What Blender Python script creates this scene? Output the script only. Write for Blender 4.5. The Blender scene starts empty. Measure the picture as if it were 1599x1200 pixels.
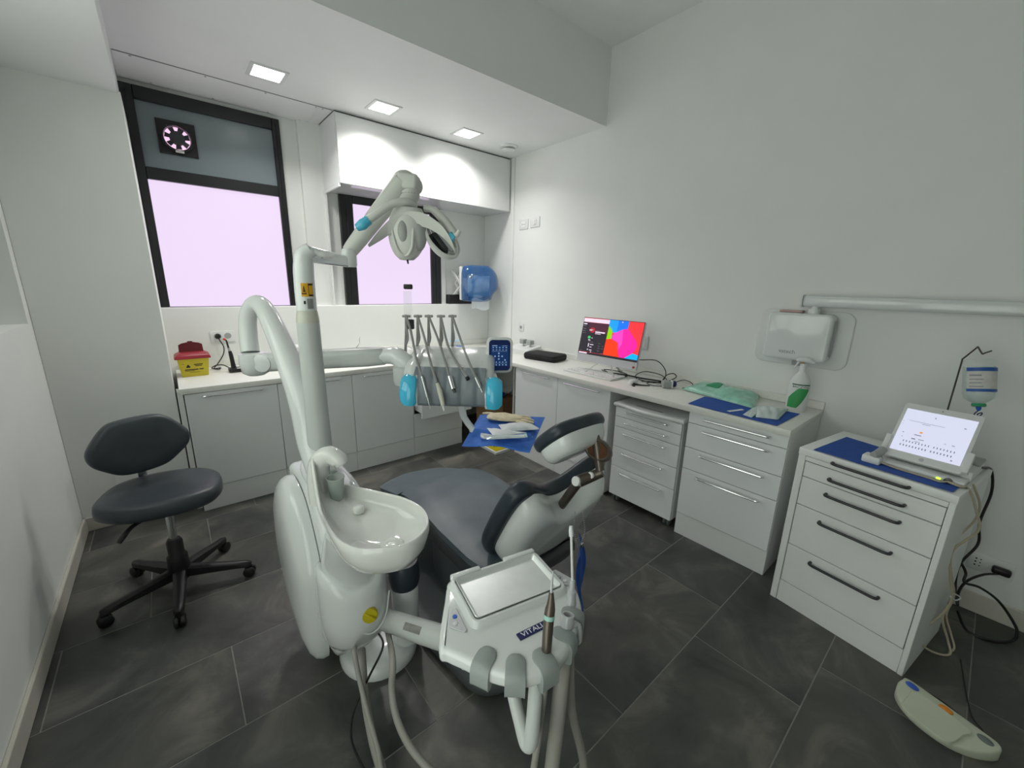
import bpy, bmesh, math, random
from mathutils import Vector, Matrix, noise
random.seed(7)
V = Vector
PI = math.pi
scene = bpy.context.scene
COL = scene.collection

# ------------------------------------------------------------------ camera
CAM_H, CAM_F, CAM_YAW, CAM_PITCH, CAM_ROLL = 1.6077, 629.9, 0.7028, -0.2410, 0.0239
_fw = V((math.sin(CAM_YAW)*math.cos(CAM_PITCH), math.cos(CAM_YAW)*math.cos(CAM_PITCH), math.sin(CAM_PITCH)))
_r0 = V((math.cos(CAM_YAW), -math.sin(CAM_YAW), 0)); _u0 = _r0.cross(_fw)
_r = _r0*math.cos(CAM_ROLL) + _u0*math.sin(CAM_ROLL)
_u = -_r0*math.sin(CAM_ROLL) + _u0*math.cos(CAM_ROLL)
cd = bpy.data.cameras.new('camera'); cam = bpy.data.objects.new('camera', cd); COL.objects.link(cam)
cd.sensor_fit = 'HORIZONTAL'; cd.sensor_width = 36.0; cd.lens = 36.0*CAM_F/1599.0
cd.clip_start = 0.02; cd.clip_end = 60
cam.matrix_world = Matrix(((_r.x, _u.x, -_fw.x, 0), (_r.y, _u.y, -_fw.y, 0), (_r.z, _u.z, -_fw.z, CAM_H), (0, 0, 0, 1)))
scene.camera = cam

# ------------------------------------------------------------------ world, exposure
w = bpy.data.worlds.new('world'); scene.world = w; w.use_nodes = True
w.node_tree.nodes['Background'].inputs[0].default_value = (0.8, 0.85, 0.9, 1)
w.node_tree.nodes['Background'].inputs[1].default_value = 0.05
vs = scene.view_settings
vs.view_transform = 'Standard'; vs.look = 'None'; vs.gamma = 1.0; vs.use_curve_mapping = False
vs.exposure = 1.18
LAMP_STRENGTH = 3.0       # the glowing face of the recessed ceiling panels
LAMP_WATTS = 3.6          # what each of the three panels throws downwards
WINDOW_STRENGTH = 0.413    # frosted, backlit panes
FILL_WINDOW_STRENGTH = 1.0   # fill light from the window added in the left wall recess

FILL_DOOR_STRENGTH = 0.85           # fill light from the glowing door added in the left wall
def px(u, v, **k):
    """world point on the ray through photo pixel (u, v) where x, y or z takes a given value, or at a depth"""
    d = _fw + _r*((u-799.5)/CAM_F) + _u*((600-v)/CAM_F)
    (n, val), = k.items()
    o = V((0, 0, CAM_H))
    if n == 'dep': return o + d*val
    i = 'xyz'.index(n)
    return o + d*((val-o[i])/d[i])

# ------------------------------------------------------------------ materials
MATS = {}
def mat(name, col, rough=0.5, metal=0.0, var=0.04, scale=8.0, bump=0.0, bscale=60.0, emit=None, estr=1.0, trans=0.0, ior=1.45, alpha=1.0, coat=0.0, sheen=0.0):
    m = bpy.data.materials.new(name); m.use_nodes = True
    nt = m.node_tree; b = nt.nodes['Principled BSDF']
    tc = nt.nodes.new('ShaderNodeTexCoord')
    if var > 0:
        n = nt.nodes.new('ShaderNodeTexNoise'); n.inputs['Scale'].default_value = scale; n.inputs['Detail'].default_value = 4
        nt.links.new(tc.outputs['Object'], n.inputs['Vector'])
        r = nt.nodes.new('ShaderNodeValToRGB')
        r.color_ramp.elements[0].color = tuple(max(0, c*(1-var)) for c in col[:3])+(1,)
        r.color_ramp.elements[1].color = tuple(min(1, c*(1+var)) for c in col[:3])+(1,)
        r.color_ramp.elements[0].position = 0.35; r.color_ramp.elements[1].position = 0.65
        nt.links.new(n.outputs['Fac'], r.inputs['Fac']); nt.links.new(r.outputs['Color'], b.inputs['Base Color'])
    else:
        b.inputs['Base Color'].default_value = tuple(col[:3])+(1,)
    if bump > 0:
        n2 = nt.nodes.new('ShaderNodeTexNoise'); n2.inputs['Scale'].default_value = bscale; n2.inputs['Detail'].default_value = 3
        nt.links.new(tc.outputs['Object'], n2.inputs['Vector'])
        bp = nt.nodes.new('ShaderNodeBump'); bp.inputs['Strength'].default_value = bump; bp.inputs['Distance'].default_value = 0.002
        nt.links.new(n2.outputs['Fac'], bp.inputs['Height']); nt.links.new(bp.outputs['Normal'], b.inputs['Normal'])
    b.inputs['Roughness'].default_value = rough; b.inputs['Metallic'].default_value = metal
    b.inputs['Transmission Weight'].default_value = trans; b.inputs['IOR'].default_value = ior
    b.inputs['Alpha'].default_value = alpha; b.inputs['Coat Weight'].default_value = coat
    b.inputs['Sheen Weight'].default_value = sheen
    if emit:
        b.inputs['Emission Color'].default_value = tuple(emit[:3])+(1,); b.inputs['Emission Strength'].default_value = estr
    MATS[name] = m
    return m

mat('wall_paint', (0.84, 0.862, 0.835), 0.55, var=0.012, scale=3, bump=0.06, bscale=220)
mat('ceiling_paint', (0.85, 0.865, 0.86), 0.6, var=0.012, scale=3, bump=0.05, bscale=200)
mat('baseboard', (0.62, 0.60, 0.53), 0.28, var=0.06, scale=5)
mat('white_lacquer', (0.85, 0.88, 0.88), 0.22, var=0.01, scale=4)
mat('white_melamine', (0.82, 0.84, 0.83), 0.35, var=0.012, scale=6)
mat('worktop', (0.82, 0.83, 0.78), 0.32, var=0.02, scale=60)
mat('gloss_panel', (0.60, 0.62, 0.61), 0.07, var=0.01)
mat('cart_steel', (0.85, 0.88, 0.85), 0.35, var=0.015, bump=0.03, bscale=300)
mat('dental_white', (0.76, 0.79, 0.78), 0.14, var=0.01, coat=0.35)
mat('dental_cream', (0.62, 0.62, 0.53), 0.25, var=0.02)
mat('dental_pole', (0.60, 0.63, 0.61), 0.3, var=0.015)
mat('ceramic', (0.82, 0.83, 0.80), 0.06, var=0.01, coat=0.5)
mat('lamp_shell', (0.66, 0.67, 0.63), 0.3, var=0.03)
mat('lamp_grey', (0.34, 0.355, 0.34), 0.35, var=0.03)
mat('console_grey', (0.33, 0.365, 0.355), 0.45, var=0.03)
mat('instr_grey', (0.24, 0.275, 0.30), 0.42, var=0.03, bump=0.05)
mat('hose_grey', (0.33, 0.32, 0.29), 0.45, var=0.04)
mat('whip_grey', (0.30, 0.30, 0.29), 0.35, var=0.05)
mat('leather', (0.030, 0.040, 0.052), 0.34, var=0.10, scale=14, bump=0.10, bscale=340)
mat('leather_grey', (0.105, 0.135, 0.158), 0.36, var=0.08, scale=10, bump=0.10, bscale=340)
mat('stool_leather', (0.048, 0.058, 0.068), 0.36, var=0.08, scale=12, bump=0.10, bscale=340)
mat('black_plastic', (0.012, 0.012, 0.013), 0.38, var=0.1)
mat('dark_plastic', (0.05, 0.055, 0.06), 0.4, var=0.06)
mat('base_rubber', (0.075, 0.088, 0.092), 0.45, var=0.06)
mat('window_frame', (0.018, 0.019, 0.021), 0.34, var=0.06)
mat('chrome', (0.85, 0.86, 0.88), 0.08, metal=1.0, var=0.0)
mat('handle_steel', (0.86, 0.87, 0.88), 0.16, metal=1.0, var=0.0)
mat('steel', (0.62, 0.64, 0.64), 0.24, metal=1.0, var=0.03, scale=20)
mat('dark_steel', (0.10, 0.10, 0.10), 0.3, metal=0.9, var=0.05)
mat('bronze', (0.15, 0.125, 0.105), 0.34, metal=0.7, var=0.06)
mat('handle_black', (0.030, 0.031, 0.033), 0.35, var=0.08)
mat('frosted_dark', (0.22, 0.265, 0.285), 0.24, var=0.03, scale=2)
mat('pane_pink', (0.06, 0.05, 0.06), 0.5, var=0.0, emit=(0.90, 0.745, 0.985), estr=WINDOW_STRENGTH)
mat('lamp_glow', (0.9, 0.9, 0.9), 0.5, var=0.0, emit=(1.0, 0.965, 0.93), estr=LAMP_STRENGTH)
mat('fill_pane', (0.8, 0.85, 0.8), 0.5, var=0.0, emit=(0.92, 1.0, 0.90), estr=FILL_WINDOW_STRENGTH)
mat('fill_door_glass', (0.8, 0.85, 0.8), 0.5, var=0.0, emit=(0.94, 1.0, 0.92), estr=FILL_DOOR_STRENGTH)
mat('outside_glow', (0.9, 0.8, 0.9), 0.5, var=0.0, emit=(1.0, 0.62, 0.88), estr=0.42)
mat('blue_sheet', (0.018, 0.085, 0.38), 0.75, var=0.10, scale=30, bump=0.15, bscale=200)
mat('blue_drape', (0.045, 0.17, 0.62), 0.7, var=0.10, scale=30, bump=0.15, bscale=200)
mat('paper_white', (0.78, 0.82, 0.84), 0.5, var=0.03)
mat('pouch_film', (0.62, 0.72, 0.72), 0.18, var=0.06)
mat('pouch_green', (0.30, 0.60, 0.47), 0.2, var=0.10, scale=25)
mat('pouch_edge', (0.36, 0.62, 0.55), 0.25, var=0.05)
mat('latex', (0.78, 0.69, 0.46), 0.5, var=0.10, scale=30, bump=0.2, bscale=90)
mat('cyan_grip', (0.07, 0.55, 0.82), 0.12, var=0.06, coat=0.6)
mat('cyan_film', (0.10, 0.50, 0.70), 0.15, var=0.1)
mat('clear_film', (0.9, 0.93, 0.93), 0.12, var=0.0, alpha=0.16)
mat('yellow', (0.66, 0.50, 0.03), 0.38, var=0.05)
mat('knob_yellow', (0.50, 0.42, 0.01), 0.35, var=0.05)
mat('sharps_yellow', (0.62, 0.50, 0.03), 0.3, var=0.06)
mat('sharps_red', (0.30, 0.025, 0.035), 0.35, var=0.08)
mat('sharps_dark_red', (0.12, 0.012, 0.016), 0.4, var=0.08)
mat('warn_orange', (0.80, 0.42, 0.02), 0.5, var=0.03)
mat('ink_black', (0.012, 0.012, 0.012), 0.6, var=0.0)
mat('ink_navy', (0.012, 0.016, 0.11), 0.35, var=0.05)
mat('ink_white', (0.80, 0.82, 0.85), 0.5, var=0.0)
mat('ink_grey', (0.30, 0.31, 0.33), 0.5, var=0.0)
mat('ink_green', (0.015, 0.10, 0.05), 0.5, var=0.0)
mat('sticker_silver', (0.30, 0.30, 0.28), 0.35, metal=0.3, var=0.12, scale=40)
mat('cardboard', (0.52, 0.33, 0.17), 0.8, var=0.08, scale=20)
mat('cardboard_dark', (0.30, 0.16, 0.10), 0.8, var=0.1, scale=20)
mat('cable_black', (0.012, 0.012, 0.012), 0.45, var=0.0)
mat('cable_cream', (0.50, 0.45, 0.33), 0.5, var=0.05)
mat('plastic_white', (0.76, 0.78, 0.77), 0.3, var=0.01)
mat('plastic_grey', (0.38, 0.40, 0.39), 0.4, var=0.03)
mat('silver_plastic', (0.58, 0.59, 0.61), 0.3, metal=0.2, var=0.02)
mat('key_white', (0.86, 0.86, 0.86), 0.4, var=0.02)
mat('disp_blue', (0.02, 0.12, 0.35), 0.06, var=0.05, alpha=0.62, coat=0.5)
mat('paper_blue', (0.34, 0.56, 0.80), 0.8, var=0.05, bump=0.2, bscale=120)
mat('cloth_black', (0.010, 0.010, 0.012), 0.75, var=0.2, scale=60, bump=0.3, bscale=300)
mat('pedal_body', (0.52, 0.56, 0.44), 0.4, var=0.03)
mat('pedal_blue', (0.03, 0.11, 0.52), 0.35, var=0.05)
mat('pedal_orange', (0.75, 0.24, 0.015), 0.35, var=0.05)
mat('pedal_grey', (0.14, 0.17, 0.16), 0.4, var=0.05)
mat('cup_plastic', (0.55, 0.62, 0.58), 0.25, var=0.03, alpha=0.55)
mat('cup_water', (0.30, 0.60, 0.52), 0.1, var=0.03, alpha=0.6)
mat('glass_clear', (0.78, 0.86, 0.84), 0.05, var=0.0, alpha=0.22, coat=0.6)
mat('bottle_fluid', (0.62, 0.74, 0.72), 0.08, var=0.0, alpha=0.35)
mat('label_white', (0.62, 0.62, 0.58), 0.5, var=0.06, scale=40)
mat('label_blue', (0.015, 0.10, 0.38), 0.4, var=0.05)
mat('cap_green', (0.02, 0.30, 0.13), 0.35, var=0.05)
mat('spray_green', (0.05, 0.34, 0.10), 0.4, var=0.18, scale=6)
mat('tip_blue', (0.02, 0.13, 0.60), 0.35, var=0.05)
mat('grout', (0.24, 0.24, 0.22), 0.7, var=0.1, scale=30)
mat('hatch_line', (0.30, 0.31, 0.31), 0.6, var=0.05)
mat('dark_gap', (0.02, 0.02, 0.02), 0.7, var=0.0)
mat('led_green', (0.3, 0.8, 0.1), 0.4, var=0.0, emit=(0.55, 0.9, 0.05), estr=0.8)
mat('amber', (0.10, 0.040, 0.012), 0.2, metal=0.3, var=0.1)

def tile_material():
    m = bpy.data.materials.new('slate_tile'); m.use_nodes = True; nt = m.node_tree; b = nt.nodes['Principled BSDF']
    tc = nt.nodes.new('ShaderNodeTexCoord'); oi = nt.nodes.new('ShaderNodeObjectInfo')
    add = nt.nodes.new('ShaderNodeVectorMath'); add.operation = 'ADD'
    sc = nt.nodes.new('ShaderNodeVectorMath'); sc.operation = 'SCALE'
    cmb = nt.nodes.new('ShaderNodeCombineXYZ')
    for i in range(3): nt.links.new(oi.outputs['Random'], cmb.inputs[i])
    nt.links.new(cmb.outputs[0], sc.inputs[0]); sc.inputs['Scale'].default_value = 37.0
    geo = nt.nodes.new('ShaderNodeNewGeometry')
    nt.links.new(geo.outputs['Position'], add.inputs[0]); nt.links.new(sc.outputs[0], add.inputs[1])
    n1 = nt.nodes.new('ShaderNodeTexNoise'); n1.inputs['Scale'].default_value = 3.2; n1.inputs['Detail'].default_value = 7; n1.inputs['Roughness'].default_value = 0.62; n1.inputs['Distortion'].default_value = 0.7
    n2 = nt.nodes.new('ShaderNodeTexNoise'); n2.inputs['Scale'].default_value = 1.6; n2.inputs['Detail'].default_value = 3
    nt.links.new(add.outputs[0], n1.inputs['Vector']); nt.links.new(add.outputs[0], n2.inputs['Vector'])
    r = nt.nodes.new('ShaderNodeValToRGB')
    e = r.color_ramp.elements; e[0].position = 0.28; e[0].color = (0.040, 0.043, 0.042, 1); e[1].position = 0.70; e[1].color = (0.175, 0.170, 0.155, 1)
    x = r.color_ramp.elements.new(0.52); x.color = (0.088, 0.090, 0.086, 1)
    nt.links.new(n1.outputs['Fac'], r.inputs['Fac'])
    mx = nt.nodes.new('ShaderNodeMixRGB'); mx.blend_type = 'MULTIPLY'; mx.inputs['Fac'].default_value = 1
    r2 = nt.nodes.new('ShaderNodeValToRGB'); r2.color_ramp.elements[0].color = (0.72, 0.74, 0.76, 1); r2.color_ramp.elements[1].color = (1.15, 1.1, 1.02, 1)
    r2.color_ramp.elements[0].position = .3; r2.color_ramp.elements[1].position = .7
    nt.links.new(n2.outputs['Fac'], r2.inputs['Fac'])
    nt.links.new(r.outputs[0], mx.inputs[1]); nt.links.new(r2.outputs[0], mx.inputs[2]); nt.links.new(mx.outputs[0], b.inputs['Base Color'])
    rr = nt.nodes.new('ShaderNodeMapRange'); rr.inputs[3].default_value = 0.26; rr.inputs[4].default_value = 0.52
    nt.links.new(n1.outputs['Fac'], rr.inputs[0]); nt.links.new(rr.outputs[0], b.inputs['Roughness'])
    bp = nt.nodes.new('ShaderNodeBump'); bp.inputs['Strength'].default_value = 0.35; bp.inputs['Distance'].default_value = 0.004
    n3 = nt.nodes.new('ShaderNodeTexNoise'); n3.inputs['Scale'].default_value = 14; n3.inputs['Detail'].default_value = 6
    nt.links.new(add.outputs[0], n3.inputs['Vector'])
    nt.links.new(n3.outputs['Fac'], bp.inputs['Height']); nt.links.new(bp.outputs['Normal'], b.inputs['Normal'])
    MATS['slate_tile'] = m
tile_material()

# ------------------------------------------------------------------ mesh helpers
def new(): return bmesh.new()
def box(bm, x0, x1, y0, y1, z0, z1, bev=0.0, seg=2):
    r = bmesh.ops.create_cube(bm, size=1.0); vs_ = r['verts']
    for v in vs_:
        v.co = V(((x0+x1)/2+v.co.x*(x1-x0), (y0+y1)/2+v.co.y*(y1-y0), (z0+z1)/2+v.co.z*(z1-z0)))
    if bev > 0:
        es = list({e for v in vs_ for e in v.link_edges})
        bmesh.ops.bevel(bm, geom=es, offset=bev, segments=seg, affect='EDGES', profile=0.5, clamp_overlap=True)
    return bm
def ring_faces(bm, rings, cap0=True, cap1=True, closed=True):
    for a, b in zip(rings[:-1], rings[1:]):
        n = len(a)
        for i in range(n if closed else n-1):
            j = (i+1) % n
            try: bm.faces.new((a[i], a[j], b[j], b[i]))
            except ValueError: pass
    if cap0:
        try: bm.faces.new(list(reversed(rings[0])))
        except ValueError: pass
    if cap1:
        try: bm.faces.new(rings[-1])
        except ValueError: pass
def loft(bm, sections, cap0=True, cap1=True, closed=True):
    rings = [[bm.verts.new(p) for p in s] for s in sections]
    ring_faces(bm, rings, cap0, cap1, closed); return bm
def smooth_path(pts, sub=6):
    pts = [V(p) for p in pts]
    if sub <= 1 or len(pts) < 3: return pts
    out = []
    P = [pts[0]*2-pts[1]] + pts + [pts[-1]*2-pts[-2]]
    for i in range(1, len(P)-2):
        for k in range(sub):
            t = k/sub; a, b, c, d = P[i-1], P[i], P[i+1], P[i+2]
            out.append(0.5*((2*b)+(c-a)*t+(2*a-5*b+4*c-d)*t*t+(3*b-a-3*c+d)*t*t*t))
    out.append(pts[-1]); return out
def interp(vals, n):
    if not isinstance(vals, (list, tuple)): return [vals]*n
    out = []
    for i in range(n):
        t = i/(n-1)*(len(vals)-1); k = min(int(t), len(vals)-2); f = t-k
        out.append(vals[k]*(1-f)+vals[k+1]*f)
    return out
def tube(bm, pts, r=0.01, seg=10, sub=6, cap=True, flat=1.0, up=None):
    P = smooth_path(pts, sub); n = len(P); R = interp(r, n)
    t0 = (P[1]-P[0]).normalized()
    a = up.copy() if up else (V((0, 0, 1)) if abs(t0.z) < 0.9 else V((1, 0, 0)))
    nrm = (a - t0*a.dot(t0)).normalized()
    secs = []
    for i in range(n):
        t = (P[min(i+1, n-1)]-P[max(i-1, 0)]).normalized()
        nrm = (nrm - t*nrm.dot(t)); nrm = nrm.normalized() if nrm.length > 1e-6 else t.orthogonal().normalized()
        bn = t.cross(nrm)
        secs.append([P[i] + (nrm*math.cos(2*PI*k/seg)*flat + bn*math.sin(2*PI*k/seg))*R[i] for k in range(seg)])
    return loft(bm, secs, cap, cap)
def lathe(bm, prof, c=(0, 0, 0), axis=(0, 0, 1), seg=24, sx=1.0, sy=1.0, cap0=True, cap1=True):
    """prof: list of (radius, height) along axis from c"""
    ax = V(axis).normalized(); q = V((0, 0, 1)).rotation_difference(ax).to_matrix()
    secs = []
    for (r, h) in prof:
        secs.append([V(c) + q @ V((r*sx*math.cos(2*PI*k/seg), r*sy*math.sin(2*PI*k/seg), h)) for k in range(seg)])
    return loft(bm, secs, cap0, cap1)
def cyl(bm, p0, p1, r0, r1=None, seg=20):
    p0, p1 = V(p0), V(p1); d = p1-p0
    return lathe(bm, [(r0, 0), (r0 if r1 is None else r1, d.length)], p0, d, seg)
def ball(bm, c, r, sx=1, sy=1, sz=1, seg=16, rings=10):
    m = Matrix.Translation(V(c)) @ Matrix.Diagonal((sx, sy, sz, 1))
    bmesh.ops.create_uvsphere(bm, u_segments=seg, v_segments=rings, radius=r, matrix=m); return bm
def rrect(w, h, r, n=5, cx=0, cy=0):
    """rounded rectangle outline (x, y)"""
    out = []
    for (sx, sy, a0) in ((1, 1, 0), (-1, 1, 90), (-1, -1, 180), (1, -1, 270)):
        for k in range(n+1):
            a = math.radians(a0+90*k/n)
            out.append((cx+sx*(w/2-r)+r*math.cos(a), cy+sy*(h/2-r)+r*math.sin(a)))
    return out
def frame(o, ex, ey):
    """matrix with origin o, x axis ex, y axis ey (orthogonalised)"""
    ex = V(ex).normalized(); ez = ex.cross(V(ey)).normalized(); ey = ez.cross(ex)
    m = Matrix.Identity(4)
    for i, a in enumerate((ex, ey, ez)):
        for j in range(3): m[j][i] = a[j]
    for j in range(3): m[j][3] = o[j]
    return m
def slab(bm, outline, z0, z1, bev=0.0, M=None, seg=2):
    """outline (x, y) extruded between z0 and z1, rounded rims by stacked offset rings"""
    n = len(outline); cx = sum(p[0] for p in outline)/n; cy = sum(p[1] for p in outline)/n
    def ring(off, z):
        out = []
        for i in range(n):
            p0, p1, p2 = V(outline[i-1]), V(outline[i]), V(outline[(i+1) % n])
            t = (p2-p0); nn = V((t.y, -t.x)); nn = nn.normalized() if nn.length > 1e-9 else V((0, 0))
            q = p1 - nn*off
            out.append(V((q.x, q.y, z)))
        return out
    area = sum(outline[i-1][0]*outline[i][1]-outline[i][0]*outline[i-1][1] for i in range(n))
    sg = 1 if area > 0 else -1
    secs = []
    if bev > 0:
        for k in range(seg+1):
            a = k/seg*PI/2; secs.append(ring(sg*bev*(1-math.sin(a)), z0+bev*(1-math.cos(a))))
        for k in range(seg+1):
            a = k/seg*PI/2; secs.append(ring(sg*bev*(1-math.cos(a)), z1-bev*(1-math.sin(a))))
    else:
        secs = [ring(0, z0), ring(0, z1)]
    if M is not None: secs = [[M @ p for p in s] for s in secs]
    return loft(bm, secs)
def sheet(bm, f, nx, ny, th=0.0006):
    """thin solid sheet from f(s, t) -> Vector, s, t in 0..1"""
    g = [[V(f(i/nx, j/ny)) for j in range(ny+1)] for i in range(nx+1)]
    top = [[bm.verts.new(p+V((0, 0, th/2))) for p in r] for r in g]
    bot = [[bm.verts.new(p-V((0, 0, th/2))) for p in r] for r in g]
    for i in range(nx):
        for j in range(ny):
            bm.faces.new((top[i][j], top[i+1][j], top[i+1][j+1], top[i][j+1]))
            bm.faces.new((bot[i][j], bot[i][j+1], bot[i+1][j+1], bot[i+1][j]))
    for i in range(nx):
        bm.faces.new((top[i][0], bot[i][0], bot[i+1][0], top[i+1][0])); bm.faces.new((top[i][ny], top[i+1][ny], bot[i+1][ny], bot[i][ny]))
    for j in range(ny):
        bm.faces.new((top[0][j], top[0][j+1], bot[0][j+1], bot[0][j])); bm.faces.new((top[nx][j], bot[nx][j], bot[nx][j+1], top[nx][j+1]))
    return bm

# ------------------------------------------------------------------ objects
class CTX: root = None; M = Matrix.Identity(4); inv = Matrix.Identity(4)
def _mesh(name, bm, m, xf=None, sharp=38):
    if xf is not None: bm.transform(xf)
    bmesh.ops.recalc_face_normals(bm, faces=bm.faces)
    me = bpy.data.meshes.new(name); bm.to_mesh(me); bm.free()
    for p in me.polygons: p.use_smooth = True
    me.set_sharp_from_angle(angle=math.radians(sharp))
    if isinstance(m, str): m = MATS[m]
    me.materials.append(m)
    return me
def T(name, label, cat, loc=(0, 0, 0), rz=0.0, group=None, world=False, M=None):
    """start a thing: an Empty at its base; parts follow in its local frame (or in world metres)"""
    o = bpy.data.objects.new(name, None); COL.objects.link(o); o.location = loc; o.empty_display_size = 0.1
    o['label'] = label; o['category'] = cat
    if group: o['group'] = group
    CTX.root = o; CTX.inv = Matrix.Translation(V(loc)).inverted()
    CTX.M = Matrix.Identity(4) if world else (M if M is not None else Matrix.Translation(V(loc)) @ Matrix.Rotation(rz, 4, 'Z'))
    return o
def part(name, bm, m, parent=None, label=None, sharp=38, kind=None):
    o = bpy.data.objects.new(name, _mesh(name, bm, m, CTX.M, sharp)); COL.objects.link(o)
    if parent is None: o.parent = CTX.root; o.matrix_parent_inverse = CTX.inv
    else: o.parent = parent
    if label: o['label'] = label
    if kind: o['kind'] = kind
    return o
def S(name, bm, m, label, cat, group=None, xf=None, sharp=38):
    """a thing that is one mesh; its origin goes to the middle of its underside"""
    if xf is not None: bm.transform(xf)
    xs = [v.co for v in bm.verts]
    c = V(((min(p.x for p in xs)+max(p.x for p in xs))/2, (min(p.y for p in xs)+max(p.y for p in xs))/2, min(p.z for p in xs)))
    bm.transform(Matrix.Translation(-c))
    o = bpy.data.objects.new(name, _mesh(name, bm, m, None, sharp)); COL.objects.link(o); o.location = c
    o['label'] = label; o['category'] = cat
    if group: o['group'] = group
    return o
def struct(name, bm, m, parent=None, sharp=38, label=None):
    o = bpy.data.objects.new(name, _mesh(name, bm, m, None, sharp)); COL.objects.link(o)
    if parent is not None: o.parent = parent
    else: o['kind'] = 'structure'
    if label: o['label'] = label
    return o
def text_bm(s, size, M, align='CENTER', th=0.0004, sx=1.0):
    """lettering as a thin solid; M maps its x (reading direction), y (up), z (towards the reader)"""
    cu = bpy.data.curves.new('t', 'FONT'); cu.body = s; cu.size = size; cu.align_x = align; cu.align_y = 'CENTER'; cu.extrude = th
    cu.resolution_u = 3
    ob = bpy.data.objects.new('t', cu); COL.objects.link(ob)
    dg = bpy.context.evaluated_depsgraph_get(); me = bpy.data.meshes.new_from_object(ob.evaluated_get(dg))
    bm = bmesh.new(); bm.from_mesh(me)
    bpy.data.objects.remove(ob); bpy.data.curves.remove(cu); bpy.data.meshes.remove(me)
    bm.transform(M @ Matrix.Diagonal((sx, 1, 1, 1)))
    return bm
def rects_bm(rects, M, z0=0.0, z1=0.0005):
    """flat print: list of (x0, x1, y0, y1)"""
    bm = new()
    for (a, b, c, d) in rects: box(bm, a, b, c, d, z0, z1)
    bm.transform(M); return bm

# =================================================================== THE ROOM
XL, XR = -0.603, 3.0256          # left and right wall faces
YB, YS, YP, YF = 4.145, 4.056, 3.50, -1.9   # window wall, wall below the sill, pier face, wall behind the camera
ZC, ZU, ZB = 2.916, 3.482, 2.626 # low ceiling, high ceiling, bulkhead underside
YSOF = 2.425                     # where the low ceiling ends
ZS = 1.379                       # window sill
XP = -0.042                      # pier edge

# floor: bed of grout with separate slate tiles
bm = new(); box(bm, XL-0.3, XR+0.3, YF-0.2, YB+0.4, -0.14, -0.0012); floor = struct('floor', bm, 'grout')
ROW, LEN = 0.4305, 0.857
offs = {0: 0.002, 1: 0.281, 2: 0.57, 3: 0.011, 4: 0.295, 5: 0.587, 6: 0.008, 7: 0.297, 8: 0.57, 9: 0.0, -1: 0.281, -2: 0.57, -3: 0.0, -4: 0.29, -5: 0.57}
tile_cache = {}
for k in range(-5, 9):
    y0 = 0.2+ROW*k; y1 = y0+ROW
    if y1 > 4.2 or y0 < YF-0.45: continue
    x = offs[k] - LEN*2
    while x < XR+0.05:
        x0, x1 = max(x, XL-0.02), min(x+LEN, XR+0.02); x += LEN
        if x1-x0 < 0.02: continue
        key = (round(x1-x0, 3))
        if key not in tile_cache:
            b2 = new(); box(b2, 0.0022, x1-x0-0.0022, 0.0022, ROW-0.0022, -0.012, 0.0, 0.0006, 1)
            tile_cache[key] = _mesh('tile', b2, 'slate_tile')
        o = bpy.data.objects.new('tile', tile_cache[key]); COL.objects.link(o); o.location = (x0, y0, 0); o.parent = floor

# walls
bm = new(); box(bm, XR, XR+0.2, YF-0.2, YB+0.4, -0.1, ZU+0.1); struct('wall_right', bm, 'wall_paint')
bm = new()
box(bm, XL-0.35, XL, YF-0.2, -0.60, -0.1, 1.337); box(bm, XL-0.35, XL, 0.75, 3.42, -0.1, 1.337)   # parapet under the side recess
box(bm, XL-0.35, XL, 3.42, YB+0.2, -0.1, ZU+0.1)                # corner strip
box(bm, XL-0.35, XL-0.16, YF-0.2, -0.60, 1.337, ZU+0.1); box(bm, XL-0.35, XL-0.16, 0.75, 3.42, 1.337, ZU+0.1); box(bm, XL-0.35, XL-0.16, -0.60, 0.75, 2.16, ZU+0.1)   # recessed upper part
struct('wall_left', bm, 'wall_paint')
bm = new(); box(bm, XL, XP, YP, YB+0.2, -0.02, ZB+0.01, 0.003, 1); struct('wall_pier', bm, 'wall_paint')
bm = new(); box(bm, XL-0.35, XR+0.2, YF-0.2, YF, -0.1, ZU+0.1); struct('wall_front', bm, 'wall_paint')
# window wall with two openings
W1 = (-0.07, 0.905, 2.880); W2 = (1.343, 2.400, 2.383)           # x0, x1, head
bm = new()
box(bm, XL, XR, YS, YB+0.3, -0.1, ZS, 0.004, 1)                 # thicker wall below the sill
box(bm, XL, W1[0], YB, YB+0.3, ZS, ZC+0.1)
box(bm, W1[0], W1[1], YB, YB+0.3, W1[2], ZC+0.1)
box(bm, W1[1], W2[0], YB, YB+0.3, ZS, ZC+0.1)
box(bm, W2[0], W2[1], YB, YB+0.3, W2[2], ZC+0.1)
box(bm, W2[1], XR, YB, YB+0.3, ZS, ZC+0.1)
box(bm, 1.037, 1.216, 4.095, YB, ZS, ZC)                        # shallow pilaster between the windows
struct('wall_back', bm, 'wall_paint')
# low ceiling, soffit, high ceiling, bulkhead
bm = new(); box(bm, XL-0.3, XR+0.2, YSOF, YB+0.3, ZC, ZU+0.05); ceil = struct('ceiling', bm, 'ceiling_paint')
bm = new(); box(bm, XL-0.4, XR+0.2, YF-0.2, YSOF+0.2, ZU, ZU+0.15); struct('ceiling_high', bm, 'ceiling_paint')
bm = new(); box(bm, XL-0.16, -0.055, YF-0.1, YB, ZB, ZU, 0.002, 1); struct('ceiling_bulkhead', bm, 'ceiling_paint')
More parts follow.
